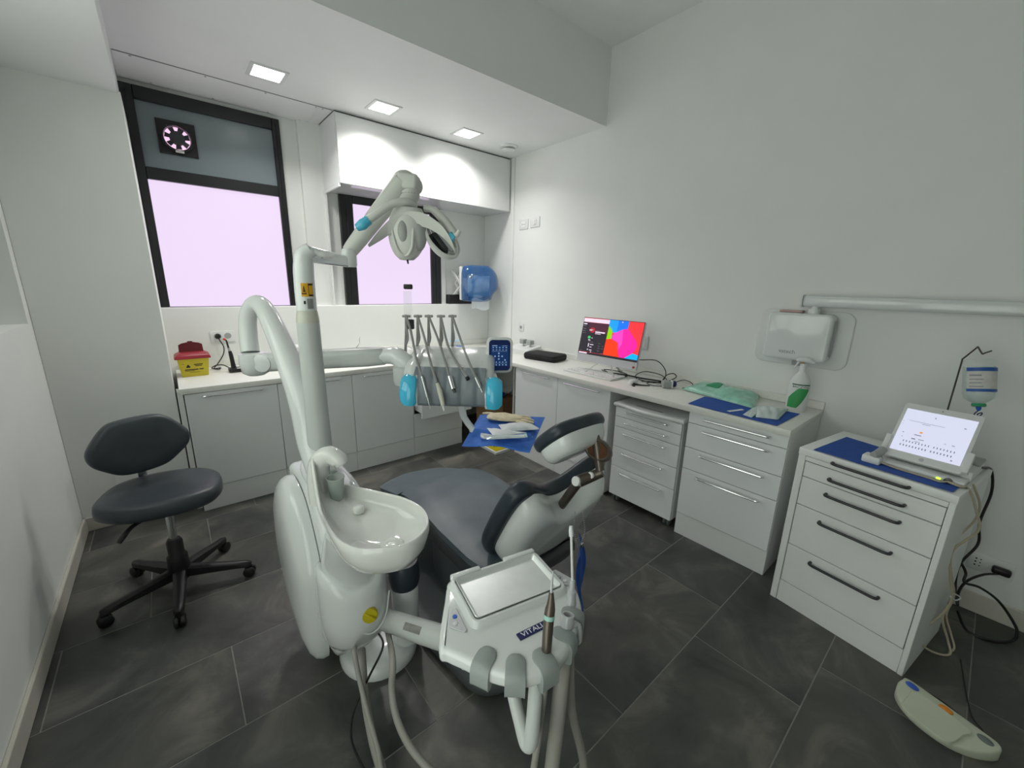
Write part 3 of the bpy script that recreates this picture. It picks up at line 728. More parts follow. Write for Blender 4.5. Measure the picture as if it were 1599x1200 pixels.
# headrest
MH = frame((1.105, 0.955, 1.055), (1, 0, 0), (0, -0.165, 0.150))
hh = [(0.0, -0.105), (0.09, -0.100), (0.133, -0.055), (0.142, 0.02), (0.125, 0.085), (0.07, 0.107), (0.0, 0.110)]
oh = closed(mirror(hh), 5)
bm = new(); slab(bm, oh, -0.040, 0.012, 0.022, M=MH, seg=5); part('headrest_cushion', bm, 'leather', sharp=60)
bm = new(); secs = []
for k in range(7):
    a = k/6*PI/2; f = 0.90*(1-0.32*(1-math.cos(a))); secs.append([MH @ V((p[0]*f, p[1]*f-0.01*math.sin(a), 0.008+0.062*math.sin(a))) for p in oh])
loft(bm, secs); part('headrest_shell', bm, 'dental_white', sharp=60)

# ------------------------------------------------------------------ cuspidor unit
T('cuspidor_unit', 'glossy white cuspidor unit with ceramic rinse basin and yellow knob', 'dental unit', (0.46, 1.55, 0), world=True)
bm = new(); lathe(bm, [(0.165, 0.0), (0.168, 0.02), (0.160, 0.042), (0.130, 0.062), (0.06, 0.070)], (0.525, 1.50, 0), seg=36); part('foot', bm, 'dental_white', sharp=60)
bm = new(); lathe(bm, [(0.062, 0.06), (0.055, 0.18), (0.058, 0.33), (0.050, 0.335)], (0.625, 1.43, 0), seg=24); col = part('column', bm, 'dental_white', sharp=60)
bm = new(); lathe(bm, [(0.060, 0.335), (0.066, 0.36), (0.066, 0.43), (0.058, 0.45)], (0.625, 1.43, 0), seg=24); part('collar', bm, 'leather', col, sharp=60)
bm = new(); cyl(bm, (0.44, 1.60, 0.05), (0.44, 1.60, 0.20), 0.10, seg=24); part('stem', bm, 'dental_white')
# body: profile in y, z extruded along x
MX = frame((0, 0, 0), (0, 1, 0), (0, 0, 1))     # local x -> world y, local y -> world z, local z -> world x
prof = [(1.40, 0.17), (1.70, 0.13), (1.93, 0.16), (1.96, 0.45), (1.93, 0.77), (1.86, 0.805), (1.60, 0.80), (1.50, 0.745), (1.40, 0.64), (1.37, 0.40)]
bm = new(); slab(bm, closed(prof, 4), 0.315, 0.515, 0.030, M=MX, seg=4); part('body', bm, 'dental_white', sharp=60)
cov = closed([(1.485, 0.115), (1.462, 0.32), (1.470, 0.55), (1.585, 0.735), (1.70, 0.795), (1.83, 0.79), (1.94, 0.70), (1.975, 0.55), (1.93, 0.38), (1.80, 0.22), (1.62, 0.095)], 5)
def cover_ring(off, x): 
    n = len(cov); cy = 1.72; cz = 0.45; return [V((x, cy+(p[0]-cy)*(1-off), cz+(p[1]-cz)*(1-off))) for p in cov]
bm = new(); loft(bm, [cover_ring(0.0, 0.312), cover_ring(0.0, 0.290), cover_ring(0.03, 0.268), cover_ring(0.10, 0.250), cover_ring(0.26, 0.234), cover_ring(0.55, 0.224), cover_ring(0.85, 0.222)]); part('side_cover', bm, 'dental_white', sharp=60)
bm = new(); slab(bm, closed([(0.335, 1.56), (0.36, 1.48), (0.43, 1.48), (0.475, 1.56), (0.48, 1.75), (0.46, 1.86), (0.41, 1.90), (0.36, 1.86), (0.335, 1.75)], 5), 0.800, 0.826, 0.010, seg=3); part('top_plate', bm, 'dental_white', sharp=60)
# front cover and neck
bm = new(); secs = []
for (z, rx, ry, yo) in ((0.205, 0.075, 0.075, 0.03), (0.222, 0.105, 0.105, 0.015), (0.27, 0.122, 0.125, 0.0), (0.36, 0.130, 0.135, -0.003), (0.46, 0.128, 0.132, 0.0), (0.50, 0.124, 0.126, 0.0), (0.512, 0.112, 0.115, 0.005)):
    secs.append([V((0.408+rx*math.cos(2*PI*k/40), 1.425+yo+ry*math.sin(2*PI*k/40), z+(0.10*max(0, abs(math.cos(2*PI*k/40))-0.35) if z > 0.45 else 0))) for k in range(40)])
loft(bm, secs); fc = part('front_cover', bm, 'dental_white', sharp=60)
kd = (V((0, 0, CAM_H))-V((0.425, 1.285, 0.395))); kd.z *= 0.25; kd.normalize()
kc = V((0.424, 1.292, 0.395))
bm = new(); lathe(bm, [(0.027, -0.006), (0.028, 0.010), (0.026, 0.014)], kc, kd, 26); kn = part('knob', bm, 'knob_yellow', fc)
MK = frame(kc+kd*0.014, RH, UP)
bm = new(); box(bm, -0.024, 0.024, -0.005, 0.005, -0.001, 0.007, 0.002, 1); bm.transform(frame(kc+kd*0.014, (RH*0.8-UP*0.4), UP)); part('grip', bm, 'knob_yellow', kn)
bm = new(); tube(bm, [kc+V((-0.085, 0.035, 0.015)), kc+V((-0.055, 0.012, -0.045)), kc+V((0.0, -0.002, -0.085)), kc+V((0.06, 0.012, -0.06)), kc+V((0.098, 0.05, 0.02))], 0.0035, seg=6, sub=6); part('moulded_edge', bm, 'dental_white', fc)
bm = new(); secs = []
for (z, r, cx, cy) in ((0.44, 0.105, 0.405, 1.43), (0.53, 0.103, 0.405, 1.425), (0.62, 0.104, 0.408, 1.40), (0.70, 0.112, 0.415, 1.345), (0.76, 0.115, 0.42, 1.31)):
    secs.append([V((cx+r*math.cos(2*PI*k/32), cy+r*1.05*math.sin(2*PI*k/32), z)) for k in range(32)])
loft(bm, secs); part('neck', bm, 'dental_white', sharp=60)
# basin: rim outline with a tail for the cup stand
rim = closed([(0.300, 1.115), (0.345, 1.040), (0.450, 0.992), (0.540, 1.035), (0.580, 1.130), (0.565, 1.240), (0.510, 1.345), (0.455, 1.435), (0.415, 1.500), (0.372, 1.530), (0.325, 1.505), (0.305, 1.420), (0.295, 1.300), (0.290, 1.200)], 5)
bc = V((0.440, 1.175))
ZR = 0.850
def bring(f, z, cx=bc.x, cy=bc.y, tail=1.0):
    out = []
    for p in rim:
        y = p[1]; dy = y-cy
        if dy > 0.12: dy = 0.12+(dy-0.12)*tail
        def ss(q): q = max(0.0, min(1.0, q)); return q*q*(3-2*q)
        lift = 0.135*ss((p[1]-1.34)/0.17)*ss((0.415-p[0])/0.07)*ss((z-0.79)/0.05)
        out.append(V((cx+(p[0]-cx)*f, cy+dy*f, z+lift)))
    return out
bm = new()
secs = [bring(0.30, 0.708, 0.43, 1.20), bring(0.55, 0.716, 0.43, 1.19), bring(0.80, 0.745), bring(0.94, 0.785), bring(1.0, 0.828), bring(1.0, 0.846), bring(0.985, 0.853), bring(0.955, 0.853), bring(0.935, 0.846),
        bring(0.91, 0.822), bring(0.86, 0.808), bring(0.74, 0.795, 0.44, 1.155, 0.35), bring(0.55, 0.778, 0.445, 1.145, 0.2), bring(0.30, 0.768, 0.45, 1.14, 0.2), bring(0.08, 0.766, 0.45, 1.14, 0.2)]
loft(bm, secs); ba = part('basin', bm, 'ceramic', sharp=70, label='white ceramic rinse basin')
bm = new(); lathe(bm, [(0.034, 0.768), (0.036, 0.776), (0.028, 0.781), (0.010, 0.782)], (0.455, 1.125, 0), seg=24); part('drain_cap', bm, 'ceramic', ba, sharp=60)
bm = new(); lathe(bm, [(0.020, 0.805), (0.021, 0.820), (0.016, 0.826)], (0.425, 1.335, 0), seg=20); part('drain_plug', bm, 'ceramic', ba, sharp=60)
# cup filler spout rising from the tail
bm = new(); tube(bm, [V((0.345, 1.500, 0.800)), V((0.343, 1.505, 0.90)), V((0.352, 1.495, 0.962)), V((0.378, 1.468, 0.988)), V((0.402, 1.440, 0.972)), V((0.408, 1.433, 0.955))], [0.044, 0.040, 0.036, 0.034, 0.031, 0.022], seg=16, sub=6, flat=1.0); part('cup_filler', bm, 'ceramic', sharp=60)
# pole for the light
PX, PY = 0.415, 1.742
bm = new(); lathe(bm, [(0.056, 0.80), (0.049, 0.88), (0.045, 1.05), (0.0425, 1.28), (0.0415, 1.445)], (PX, PY, 0), seg=32); part('pole', bm, 'dental_pole', sharp=60)
bm = new(); lathe(bm, [(0.0415, 1.445), (0.0405, 1.465), (0.0372, 1.490), (0.034, 1.493)], (PX, PY, 0), seg=32); part('pole_collar', bm, 'dental_cream', sharp=60)

# ------------------------------------------------------------------ operating light
T('operating_light', 'grey white operating light on a jointed arm above the dental chair', 'dental light', (PX, PY, 1.493), world=True)
e1 = V((PX+0.013, PY-0.01, 1.735))
bm = new(); tube(bm, [V((PX, PY, 1.492)), V((PX, PY, 1.56)), V((PX+0.002, PY-0.002, 1.65)), V((PX+0.010, PY-0.004, 1.698)), V((PX+0.032, PY-0.016, 1.722))], [0.0365, 0.0368, 0.0362, 0.033, 0.026], seg=24, sub=5); pl = part('upright', bm, 'dental_white', sharp=60)
dirc = (V((0, 0, CAM_H))-V((PX, PY, 1.5))); dirc.z = 0; dirc.normalize()
def pole_patch(bm, a0, a1, z0, z1, r, n=8):
    base = math.atan2(dirc.y, dirc.x)
    loft(bm, [[V((PX+rr*math.cos(base+a), PY+rr*math.sin(base+a), z)) for (rr, z) in ((r, z0), (r+0.0008, z0), (r+0.0008, z1), (r, z1))] for a in [a0+(a1-a0)*k/n for k in range(n+1)]])
bm = new(); pole_patch(bm, -0.36, 0.80, 1.546, 1.596, 0.0368); st = part('warning_sticker', bm, 'warn_orange', pl, label='orange laser warning sticker')
base = math.atan2(dirc.y, dirc.x)
def pole_tri(bm, a, zc, w, h, r):
    pts = [(a-w, zc-h), (a+w, zc-h), (a, zc+h)]
    lo = [V((PX+r*math.cos(base+q), PY+r*math.sin(base+q), z)) for q, z in pts]; hi = [V((PX+(r+.0008)*math.cos(base+q), PY+(r+.0008)*math.sin(base+q), z)) for q, z in pts]
    loft(bm, [lo, hi])
bm = new(); pole_tri(bm, -0.10, 1.571, 0.22, 0.0165, 0.0377)
part('triangle', bm, 'ink_black', st)
bm = new(); pole_tri(bm, -0.10, 1.569, 0.15, 0.0105, 0.0386); part('triangle_field', bm, 'warn_orange', st)
bm = new(); pole_patch(bm, -0.15, -0.04, 1.562, 1.571, 0.0395, 3); pole_patch(bm, -0.12, -0.08, 1.571, 1.577, 0.0395, 2); part('burst_mark', bm, 'ink_black', st)
bm = new(); pole_patch(bm, 0.31, 0.34, 1.548, 1.594, 0.0377, 2); pole_patch(bm, 0.34, 0.78, 1.588, 1.594, 0.0377, 3); pole_patch(bm, 0.34, 0.78, 1.548, 1.554, 0.0377, 3); part('warning_frame', bm, 'ink_black', st)
bm = new(); pole_patch(bm, 0.10, 0.70, 1.500, 1.538, 0.0368); part('type_plate', bm, 'sticker_silver', pl)
bm = new(); pole_patch(bm, -0.22, -0.03, 1.518, 1.530, 0.0368, 4); part('button', bm, 'ink_black', pl)
# chrome arm
j1 = D(546, 410, 1.72)
s0 = V((PX+0.018, PY-0.012, 1.702)); d = (j1-s0)
bm = new(); Mx = frame(s0, d, UP.cross(d)); L_ = d.length
secs = []
for t, w_, h_ in ((0.0, 0.034, 0.060), (0.12, 0.036, 0.058), (0.9, 0.032, 0.044), (1.0, 0.028, 0.040)):
    secs.append([Mx @ V((t*L_, q[0], q[1])) for q in rrect(w_, h_, 0.007, 3)])
loft(bm, secs); part('chrome_arm', bm, 'chrome', pl)
bm = new(); lathe(bm, [(0.026, -0.030), (0.030, -0.020), (0.030, 0.035), (0.026, 0.045)], j1+V((0, 0, 0.010)), UP, 20); part('pivot', bm, 'dental_white', pl)
a0, a1 = D(545, 394, 1.72), D(628, 286, 1.70)
bm = new(); tube(bm, [a0, a0.lerp(a1, 0.12), a0.lerp(a1, 0.6), a1], [0.030, 0.034, 0.040, 0.044], seg=20, sub=3); sa = part('spring_arm', bm, 'lamp_shell', sharp=60)
e0 = D(631, 281, 1.70); e1_ = D(645, 290, 1.70)
bm = new(); tube(bm, [D(622, 281, 1.715), e0, e1_, D(650, 291, 1.69)], [0.030, 0.040, 0.041, 0.033], seg=16, sub=3); part('elbow', bm, 'lamp_shell', sa, sharp=60)
bm = new(); tube(bm, [D(641, 300, 1.69), D(641, 308, 1.69), D(632, 322, 1.68), D(628, 334, 1.67)], [0.036, 0.037, 0.033, 0.035], seg=18, sub=4); hd = part('yoke', bm, 'lamp_shell', sharp=60)
bm = new(); lathe(bm, [(0.0375, -0.0015), (0.0375, 0.0015)], D(641, 304, 1.69), UP, 20); part('yoke_gap', bm, 'dark_plastic', hd)
bm = new(); box(bm, -0.045, 0.040, -0.036, 0.036, -0.032, 0.034, 0.014, 3); bm.transform(frame(D(639, 286, 1.695), RH*0.98-UP*0.12, FH)); part('elbow_box', bm, 'lamp_shell', sa, sharp=50)
# lamp head body
hc = D(636, 362, 1.66)
MHd = frame(hc, RH, UP)
bm = new(); secs = []
for k in range(13):
    t = k/12; z = -0.112+0.20*t
    w_ = 0.078*math.sqrt(max(0.04, 1-((t-0.58)/0.62)**2)); dd = 0.062*math.sqrt(max(0.05, 1-((t-0.55)/0.66)**2))
    secs.append([MHd @ V((w_*math.cos(2*PI*q/24)+0.012*(t-0.5), z, dd*math.sin(2*PI*q/24))) for q in range(24)])
loft(bm, secs); hs = part('head_housing', bm, 'lamp_shell', sharp=60)
bm = new(); ball(bm, (0, 0, 0), 0.03, 0.75, 1.5, 0.5, 18, 12); bm.transform(MHd @ Matrix.Translation((-0.004, -0.005, 0.052))); part('vent_bulge', bm, 'lamp_grey', hs, sharp=60)
bm = new(); ball(bm, (0, 0, 0), 0.05, 0.62, 1.35, 0.5, 18, 12); bm.transform(MHd @ Matrix.Translation((0.055, -0.010, 0.025))); part('grey_side_panel', bm, 'lamp_grey', hs, sharp=60)
bm = new(); cyl(bm, MHd @ V((0.0, -0.105, 0.02)), MHd @ V((0.004, -0.128, 0.02)), 0.005, 0.003, 8); part('sensor', bm, 'ink_black', hs)
bm = new(); tube(bm, [MHd @ V(q) for q in ((-0.052, 0.045, 0.035), (-0.044, -0.02, 0.052), (-0.028, -0.075, 0.050), (0.0, -0.098, 0.040), (0.028, -0.070, 0.052), (0.036, -0.02, 0.055), (0.036, 0.040, 0.040))], 0.006, seg=8, sub=5); part('front_rib', bm, 'lamp_shell', hs, sharp=60)
# curved shield
W = [(575, 384, 1.60), (592, 368, 1.60), (612, 352, 1.60), (636, 342, 1.60), (662, 344, 1.60), (686, 358, 1.61), (702, 376, 1.62), (711, 394, 1.63)]
hgt = [0.006, 0.034, 0.050, 0.052, 0.050, 0.044, 0.034, 0.012]
bm = new(); Pc = smooth_path([D(*q) for q in W], 4); Hc = interp(hgt, len(Pc))
loft(bm, [[p+UP*h*0.5-FH*0.006, p+UP*h*0.5+FH*0.006, p-UP*h*0.5+FH*0.018, p-UP*h*0.5+FH*0.008] for p, h in zip(Pc, Hc)]); part('shield', bm, 'lamp_shell', sharp=60)
# reflector bowl on the right
rc = D(690, 376, 1.66); ax = (RH*0.72-FH*0.42-UP*0.55).normalized()
Mq = frame(rc, (UP*0.62+RH*0.55+FH*0.2), ax.cross(UP*0.62+RH*0.55))
q = V((0, 0, 1)).rotation_difference(ax).to_matrix().to_4x4(); q.translation = rc
lx = (D(672, 352, 1.66)-D(708, 400, 1.66)).normalized(); MR = frame(rc, lx, ax.cross(lx))
def ell(a, b, z): return [MR @ V((a*math.cos(2*PI*k/32), b*math.sin(2*PI*k/32), z)) for k in range(32)]
bm = new(); loft(bm, [ell(0.045, 0.030, -0.045), ell(0.075, 0.046, -0.030), ell(0.092, 0.060, 0.0), ell(0.092, 0.060, 0.012), ell(0.084, 0.052, 0.014), ell(0.078, 0.047, 0.004)], True, False); rf = part('reflector_rim', bm, 'lamp_shell', sharp=60)
bm = new(); loft(bm, [ell(0.079, 0.048, 0.006), ell(0.060, 0.036, -0.010), ell(0.030, 0.018, -0.020), ell(0.004, 0.003, -0.022)], False, True); part('mirror', bm, 'chrome', rf, sharp=70)
bm = new(); box(bm, -0.040, 0.05, -0.010, 0.012, -0.018, -0.006, 0.004, 1); bm.transform(MR); part('lamp_holder', bm, 'dark_plastic', rf)
# handles with blue film
bm = new(); tube(bm, [D(648, 322, 1.64), D(636, 315, 1.60), D(612, 319, 1.58), D(588, 335, 1.57), D(572, 346, 1.57), D(560, 355, 1.57)], [0.014, 0.015, 0.015, 0.015, 0.016, 0.015], seg=12, sub=5); h1 = part('handle', bm, 'lamp_shell', sharp=60)
bm = new(); tube(bm, [D(576, 343, 1.57), D(566, 351, 1.57), D(557, 356, 1.57)], [0.019, 0.021, 0.014], seg=10, sub=3); part('blue_film', bm, 'cyan_film', h1)
bm = new(); tube(bm, [D(662, 326, 1.66), D(676, 328, 1.66), D(694, 345, 1.65), D(707, 364, 1.64), D(712, 368, 1.63), D(718, 360, 1.62)], [0.013, 0.014, 0.020, 0.020, 0.012, 0.008], seg=12, sub=5); h2 = part('handle', bm, 'lamp_shell', sharp=60)
bm = new(); tube(bm, [D(702, 367, 1.63), D(709, 374, 1.63)], [0.017, 0.015], seg=10, sub=1); part('blue_film', bm, 'cyan_film', h2)

# ------------------------------------------------------------------ delivery unit with its arch arm
T('delivery_unit', 'white instrument delivery unit on an arched arm with cyan handles', 'dental unit', (0.40, 1.66, 0.826), world=True)
A = [V((0.398, 1.665, 0.820)), D(487, 690, 1.74), D(473, 628, 1.76), D(455, 575, 1.79), D(432, 520, 1.83), D(413, 483, 1.87), D(399, 474, 1.91), D(388, 492, 1.94), D(388, 525, 1.96), D(391, 550, 1.96)]
bm = new(); tube(bm, A, [0.056, 0.058, 0.057, 0.053, 0.047, 0.041, 0.038, 0.038, 0.040, 0.040], seg=24, sub=6); part('arch_arm', bm, 'dental_white', sharp=60)
pv = D(398, 566, 1.96); ae = D(604, 556, 1.93)
bm = new(); lathe(bm, [(0.036, -0.062), (0.056, -0.050), (0.066, 0.0), (0.064, 0.042), (0.046, 0.048)], pv, UP, 28); ar = part('pivot_housing', bm, 'dental_white', sharp=60)
dd = (ae-pv); Ma = frame(pv, dd, UP.cross(dd)); La = dd.length
def asec(x, w_, h_): return [Ma @ V((x*La, q[0], q[1])) for q in rrect(w_, h_, min(w_, h_)*0.32, 4)]
bm = new(); loft(bm, [asec(0.02, 0.090, 0.080), asec(0.10, 0.096, 0.094), asec(0.2, 0.092, 0.092), asec(0.85, 0.086, 0.090), asec(0.98, 0.072, 0.082), asec(1.0, 0.05, 0.06)]); part('parallel_arm', bm, 'dental_pole', sharp=60)
bm = new(); lathe(bm, [(0.036, -0.054), (0.042, -0.051), (0.042, 0.050), (0.036, 0.052)], Ma @ V((0.10*La, 0, 0)), Ma.to_3x3() @ V((0, 1, 0)), 26); part('pivot_cap', bm, 'dental_white', ar, sharp=50)
O = D(702, 592, 1.84); MD = frame(O, RH, FH)          # x right, y away from the camera, z up
def Dl(x, y, z): return MD @ V((x, y, z))
bm = new(); tube(bm, [ae-dd.normalized()*0.03, D(618, 556, 1.92), D(632, 566, 1.90), Dl(-0.17, 0.10, 0.045)], [0.036, 0.044, 0.044, 0.036], seg=18, sub=4); part('elbow', bm, 'dental_white', sharp=60)
bm = new(); lathe(bm, [(0.036, -0.08), (0.042, -0.06), (0.042, 0.0), (0.036, 0.01)], D(628, 575, 1.90), UP, 20); part('elbow_drop', bm, 'dental_pole', sharp=60)
# head: profile in y, z lofted along x
def head_sec(x, s=1.0, up=0.0):
    pr = [(-0.055, -0.098), (-0.062, -0.06), (-0.035, 0.035), (0.0, 0.058), (0.10, 0.098), (0.205, 0.118), (0.215, 0.09), (0.12, -0.01), (0.03, -0.10)]
    return [Dl(x, 0.07+(p[0]-0.07)*s, 0.0+(p[1])*s+up) for p in pr]
bm = new(); loft(bm, [head_sec(-0.205, 0.80), head_sec(-0.195, 0.97), head_sec(-0.17, 1.0), head_sec(0.16, 1.0), head_sec(0.185, 0.97), head_sec(0.20, 0.80)]); part('head_body', bm, 'dental_white', sharp=50)
# grey instrument rest with five grooves
bm = new(); secs = []
gx = [-0.128, -0.062, -0.002, 0.062, 0.132]
NX = 56
for i in range(NX+1):
    x = -0.148+0.315*i/NX
    g = sum(math.exp(-((x-c_)/0.011)**2) for c_ in gx)
    f = 1-0.0*g
    secs.append([Dl(x, -0.066+0.004*g, -0.110), Dl(x, -0.084+0.006*g, -0.092), Dl(x, -0.082+0.010*g, -0.02), Dl(x, -0.056+0.011*g, 0.036), Dl(x, -0.018+0.008*g, 0.058), Dl(x, 0.0, 0.03), Dl(x, -0.03, -0.05), Dl(x, -0.045, -0.110)])
loft(bm, secs); part('instrument_rest', bm, 'instr_grey', sharp=60)
for s, xx, up in ((-1, -0.152, -0.004), (1, 0.190, -0.012)):
    bm = new()
    prs = [(-0.085, -0.105), (-0.095, -0.055), (-0.06, 0.03), (0.0, 0.07), (0.12, 0.112), (0.20, 0.120), (0.19, 0.08), (0.07, 0.0), (-0.01, -0.10)]
    secs = []
    for (o, sc_) in ((-0.030, 0.86), (-0.024, 0.97), (0.0, 1.0), (0.018, 0.95), (0.030, 0.80)):
        secs.append([Dl(xx+s*o+s*(0.004*max(0, (0.05-p[0])/0.15))-s*(0.040 if s > 0 else -0.010)*max(0, min(1, p[1]/0.07)), 0.03+(p[0]-0.03)*sc_, up+p[1]*sc_-(0.55*max(0, o+0.012) if s > 0 and p[1] > 0.02 else 0)) for p in prs])
    loft(bm, secs); side = part('side_wing', bm, 'dental_white', sharp=50)
    bm = new()
    cp = [(-0.092, -0.100), (-0.103, -0.055), (-0.078, 0.012), (-0.055, 0.032), (-0.03, 0.03), (-0.03, -0.04), (-0.045, -0.102)]
    secs = []
    for (o, sc_) in ((-0.030, 0.8), (-0.022, 1.0), (0.006, 1.04), (0.026, 0.98), (0.042, 0.74)):
        secs.append([Dl(xx+s*o+s*(0.004*max(0, (0.05-p[0])/0.15))+s*0.008, -0.06+(p[0]+0.06)*sc_, up-0.03+(p[1]+0.03)*sc_) for p in cp])
    loft(bm, secs); part('grip', bm, 'cyan_grip', side, label='glossy cyan grip', sharp=50)
# clear tray cover film highlights: the translucent mat on top
bm = new(); loft(bm, [[Dl(-0.16, 0.01, 0.066), Dl(-0.15, 0.10, 0.102), Dl(-0.15, 0.195, 0.121)], [Dl(0.155, 0.01, 0.066), Dl(0.15, 0.10, 0.102), Dl(0.15, 0.195, 0.121)]], False, False, False)
bmesh.ops.solidify(bm, geom=bm.faces[:], thickness=0.003); part('silicone_mat', bm, 'clear_film')
# whip arms
tops = []
for i, u in enumerate((634, 652, 669, 688, 706)):
    b0 = D(u-1+i*0.3, 552, 2.02); t0 = D(u, 494, 2.00)
    bm = new(); tube(bm, [b0, b0.lerp(t0, 0.5)+RH*0.001, t0], [0.008, 0.0065, 0.006], seg=8, sub=3); wa = part('whip_arm', bm, 'whip_grey')
    bm = new(); box(bm, -0.018, 0.022, -0.010, 0.010, -0.006, 0.006, 0.003, 1); bm.transform(frame(t0, RH, FH)); part('hose_clip', bm, 'whip_grey', wa)
    bm = new(); tube(bm, [t0, D(u+1, 512, 1.99), D(u+3, 528, 1.99), D(u+0.5, 538, 2.0)], 0.005, seg=8, sub=3); part('whip_fork', bm, 'whip_grey', wa)
    tops.append(t0)
# clear acrylic holder with black cap
bm = new(); box(bm, -0.020, 0.020, -0.002, 0.002, 0.0, 0.250, 0.001, 1); bm.transform(frame(D(639, 533, 2.06), RH, FH)); ac = part('acrylic_stand', bm, 'clear_film')
bm = new(); box(bm, -0.022, 0.024, -0.008, 0.008, 0.0, 0.026, 0.006, 2); bm.transform(frame(D(637, 452, 2.06), RH, FH)); part('stand_cap', bm, 'black_plastic', ac)
bm = new(); box(bm, -0.020, 0.022, -0.010, 0.010, 0.0, 0.048, 0.003, 1); bm.transform(frame(D(640, 514, 2.04), RH, FH)); part('stand_clip', bm, 'black_plastic', ac)
# touch panel
pc = D(780, 555, 1.93)
bm = new(); tube(bm, [Dl(0.17, 0.15, 0.06), D(762, 572, 1.97), D(772, 562, 1.95)], 0.014, seg=10, sub=4); part('panel_arm', bm, 'dental_white')
fz = (V((0, 0, CAM_H))-pc).normalized(); MP = frame(pc, (RH*1.0+FH*0.12), UP)
if (MP.to_3x3() @ V((0, 0, 1))).dot(fz) < 0: MP = frame(pc, -(RH), UP)
bm = new(); slab(bm, rrect(0.124, 0.172, 0.026, 5), -0.016, 0.006, 0.006, M=MP, seg=3); tp = part('touch_panel', bm, 'dental_white', label='white framed dark blue touch screen')
bm = new(); slab(bm, rrect(0.102, 0.148, 0.018, 5), 0.0055, 0.0070, 0.0005, M=MP, seg=1)
part('screen', bm, mat('screen_navy', (0.004, 0.008, 0.035), 0.15, var=0.0, emit=(0.003, 0.008, 0.040), estr=0.4, coat=0.3), tp)
mat('screen_blue', (0.004, 0.015, 0.06), 0.15, var=0.0, emit=(0.004, 0.020, 0.070), estr=0.5); mat('screen_ice', (0.3, 0.4, 0.6), 0.2, var=0.0, emit=(0.30, 0.42, 0.62), estr=0.22)
bm = rects_bm([(-0.040, 0.042, -0.052, 0.050)], MP, 0.0071, 0.0074); part('display_field', bm, 'screen_blue', tp)
rc_ = [(-0.036, -0.012, 0.0455, 0.0485), (0.012, 0.036, 0.0455, 0.0470), (-0.036, 0.036, 0.0195, 0.0203), (-0.036, 0.036, -0.0385, -0.0377)]
for q in range(5):
    x = -0.034+0.0155*q
    rc_ += [(x, x+0.006, 0.036, 0.040), (x, x+0.006, 0.0255, 0.0285), (x, x+0.006, -0.034, -0.030), (x, x+0.006, -0.048, -0.043)]
bm = rects_bm(rc_, MP, 0.0074, 0.0077)
for (ax_, ay_) in ((-0.004, 0.010), (-0.022, -0.004), (0.012, -0.004), (-0.004, -0.017), (-0.004, -0.003), (0.026, -0.022)):
    b2 = new(); lathe(b2, [(0.0042, 0.0074), (0.0042, 0.0077)], (ax_, ay_, 0), seg=6); b2.transform(MP); me_ = bpy.data.meshes.new('q'); b2.to_mesh(me_); bm.from_mesh(me_); b2.free(); bpy.data.meshes.remove(me_)
part('display_icons', bm, 'screen_ice', tp)
# bracket under the head towards the tray
tb = V((1.075, 1.545, 0.885))
bm = new(); tube(bm, [Dl(0.0, 0.10, -0.06), Dl(0.02, 0.14, -0.10), D(724, 651, 2.04), D(737, 669, 2.06), px(742, 682, dep=2.05), px(770, 682, dep=2.05)], [0.026, 0.024, 0.020, 0.020, 0.018, 0.014], seg=10, sub=2, flat=0.7); part('tray_bracket', bm, 'dental_white')

# handpieces: each hangs over its whip and lies in its groove
def handpiece(i, label, path, body, bodymat, extra=None):
    T('dental_handpiece', label, 'handpiece', tuple(Dl(gx[i], -0.06, -0.02)), world=True, group='handpieces lying in the grey instrument rest')
    pts = [tops[i]+V((0, 0, 0.004))]+[D(*q) for q in path]
    bm = new(); tube(bm, pts, 0.0058, seg=8, sub=6); part('hose', bm, 'whip_grey')
    bp = [D(*q) for q in body[0]]
    bm = new(); tube(bm, [bp[0], bp[1]], body[1], seg=14, sub=1) if len(bp) == 2 else tube(bm, bp, body[1], seg=14, sub=3)
    b = part('body', bm, bodymat)
    if extra:
        ep = [D(*q) for q in extra[0]]
        bm = new(); tube(bm, ep, extra[1], seg=10, sub=1 if len(ep) == 2 else 3); part('tip', bm, extra[2])
handpiece(0, 'slim steel handpiece with a fine probe tip', [(642, 520, 1.93), (650, 560, 1.85), (659, 590, 1.765)], ([(659, 588, 1.765), (667, 620, 1.755)], [0.0075, 0.0055]), 'steel', ([(667, 620, 1.755), (669, 627, 1.755), (672, 641, 1.76)], [0.004, 0.003, 0.001], 'steel'))
handpiece(1, 'cream scaler handpiece with a blunt pale tip', [(662, 525, 1.92), (672, 565, 1.80), (682, 598, 1.755)], ([(682, 597, 1.765), (687, 612, 1.757), (692, 634, 1.75)], [0.007, 0.0115, 0.0095]), 'dental_cream', ([(692, 634, 1.75), (694, 642, 1.75)], [0.007, 0.004], 'plastic_white'))
handpiece(2, 'chrome motor handpiece with a short dark nose', [(684, 530, 1.93), (694, 562, 1.85), (702, 590, 1.768)], ([(702, 588, 1.768), (708, 608, 1.757)], [0.0105, 0.0115]), 'chrome', ([(708, 607, 1.757), (710, 614, 1.757)], [0.007, 0.005], 'dark_steel'))
handpiece(3, 'bare grey handpiece hose ending in a black coupling', [(698, 535, 1.93), (708, 558, 1.87), (722, 580, 1.80), (728, 587, 1.775)], ([(722, 580, 1.795), (729, 590, 1.77)], [0.0075, 0.008]), 'steel', ([(729, 590, 1.77), (731, 593, 1.765)], [0.0085, 0.0085], 'black_plastic'))
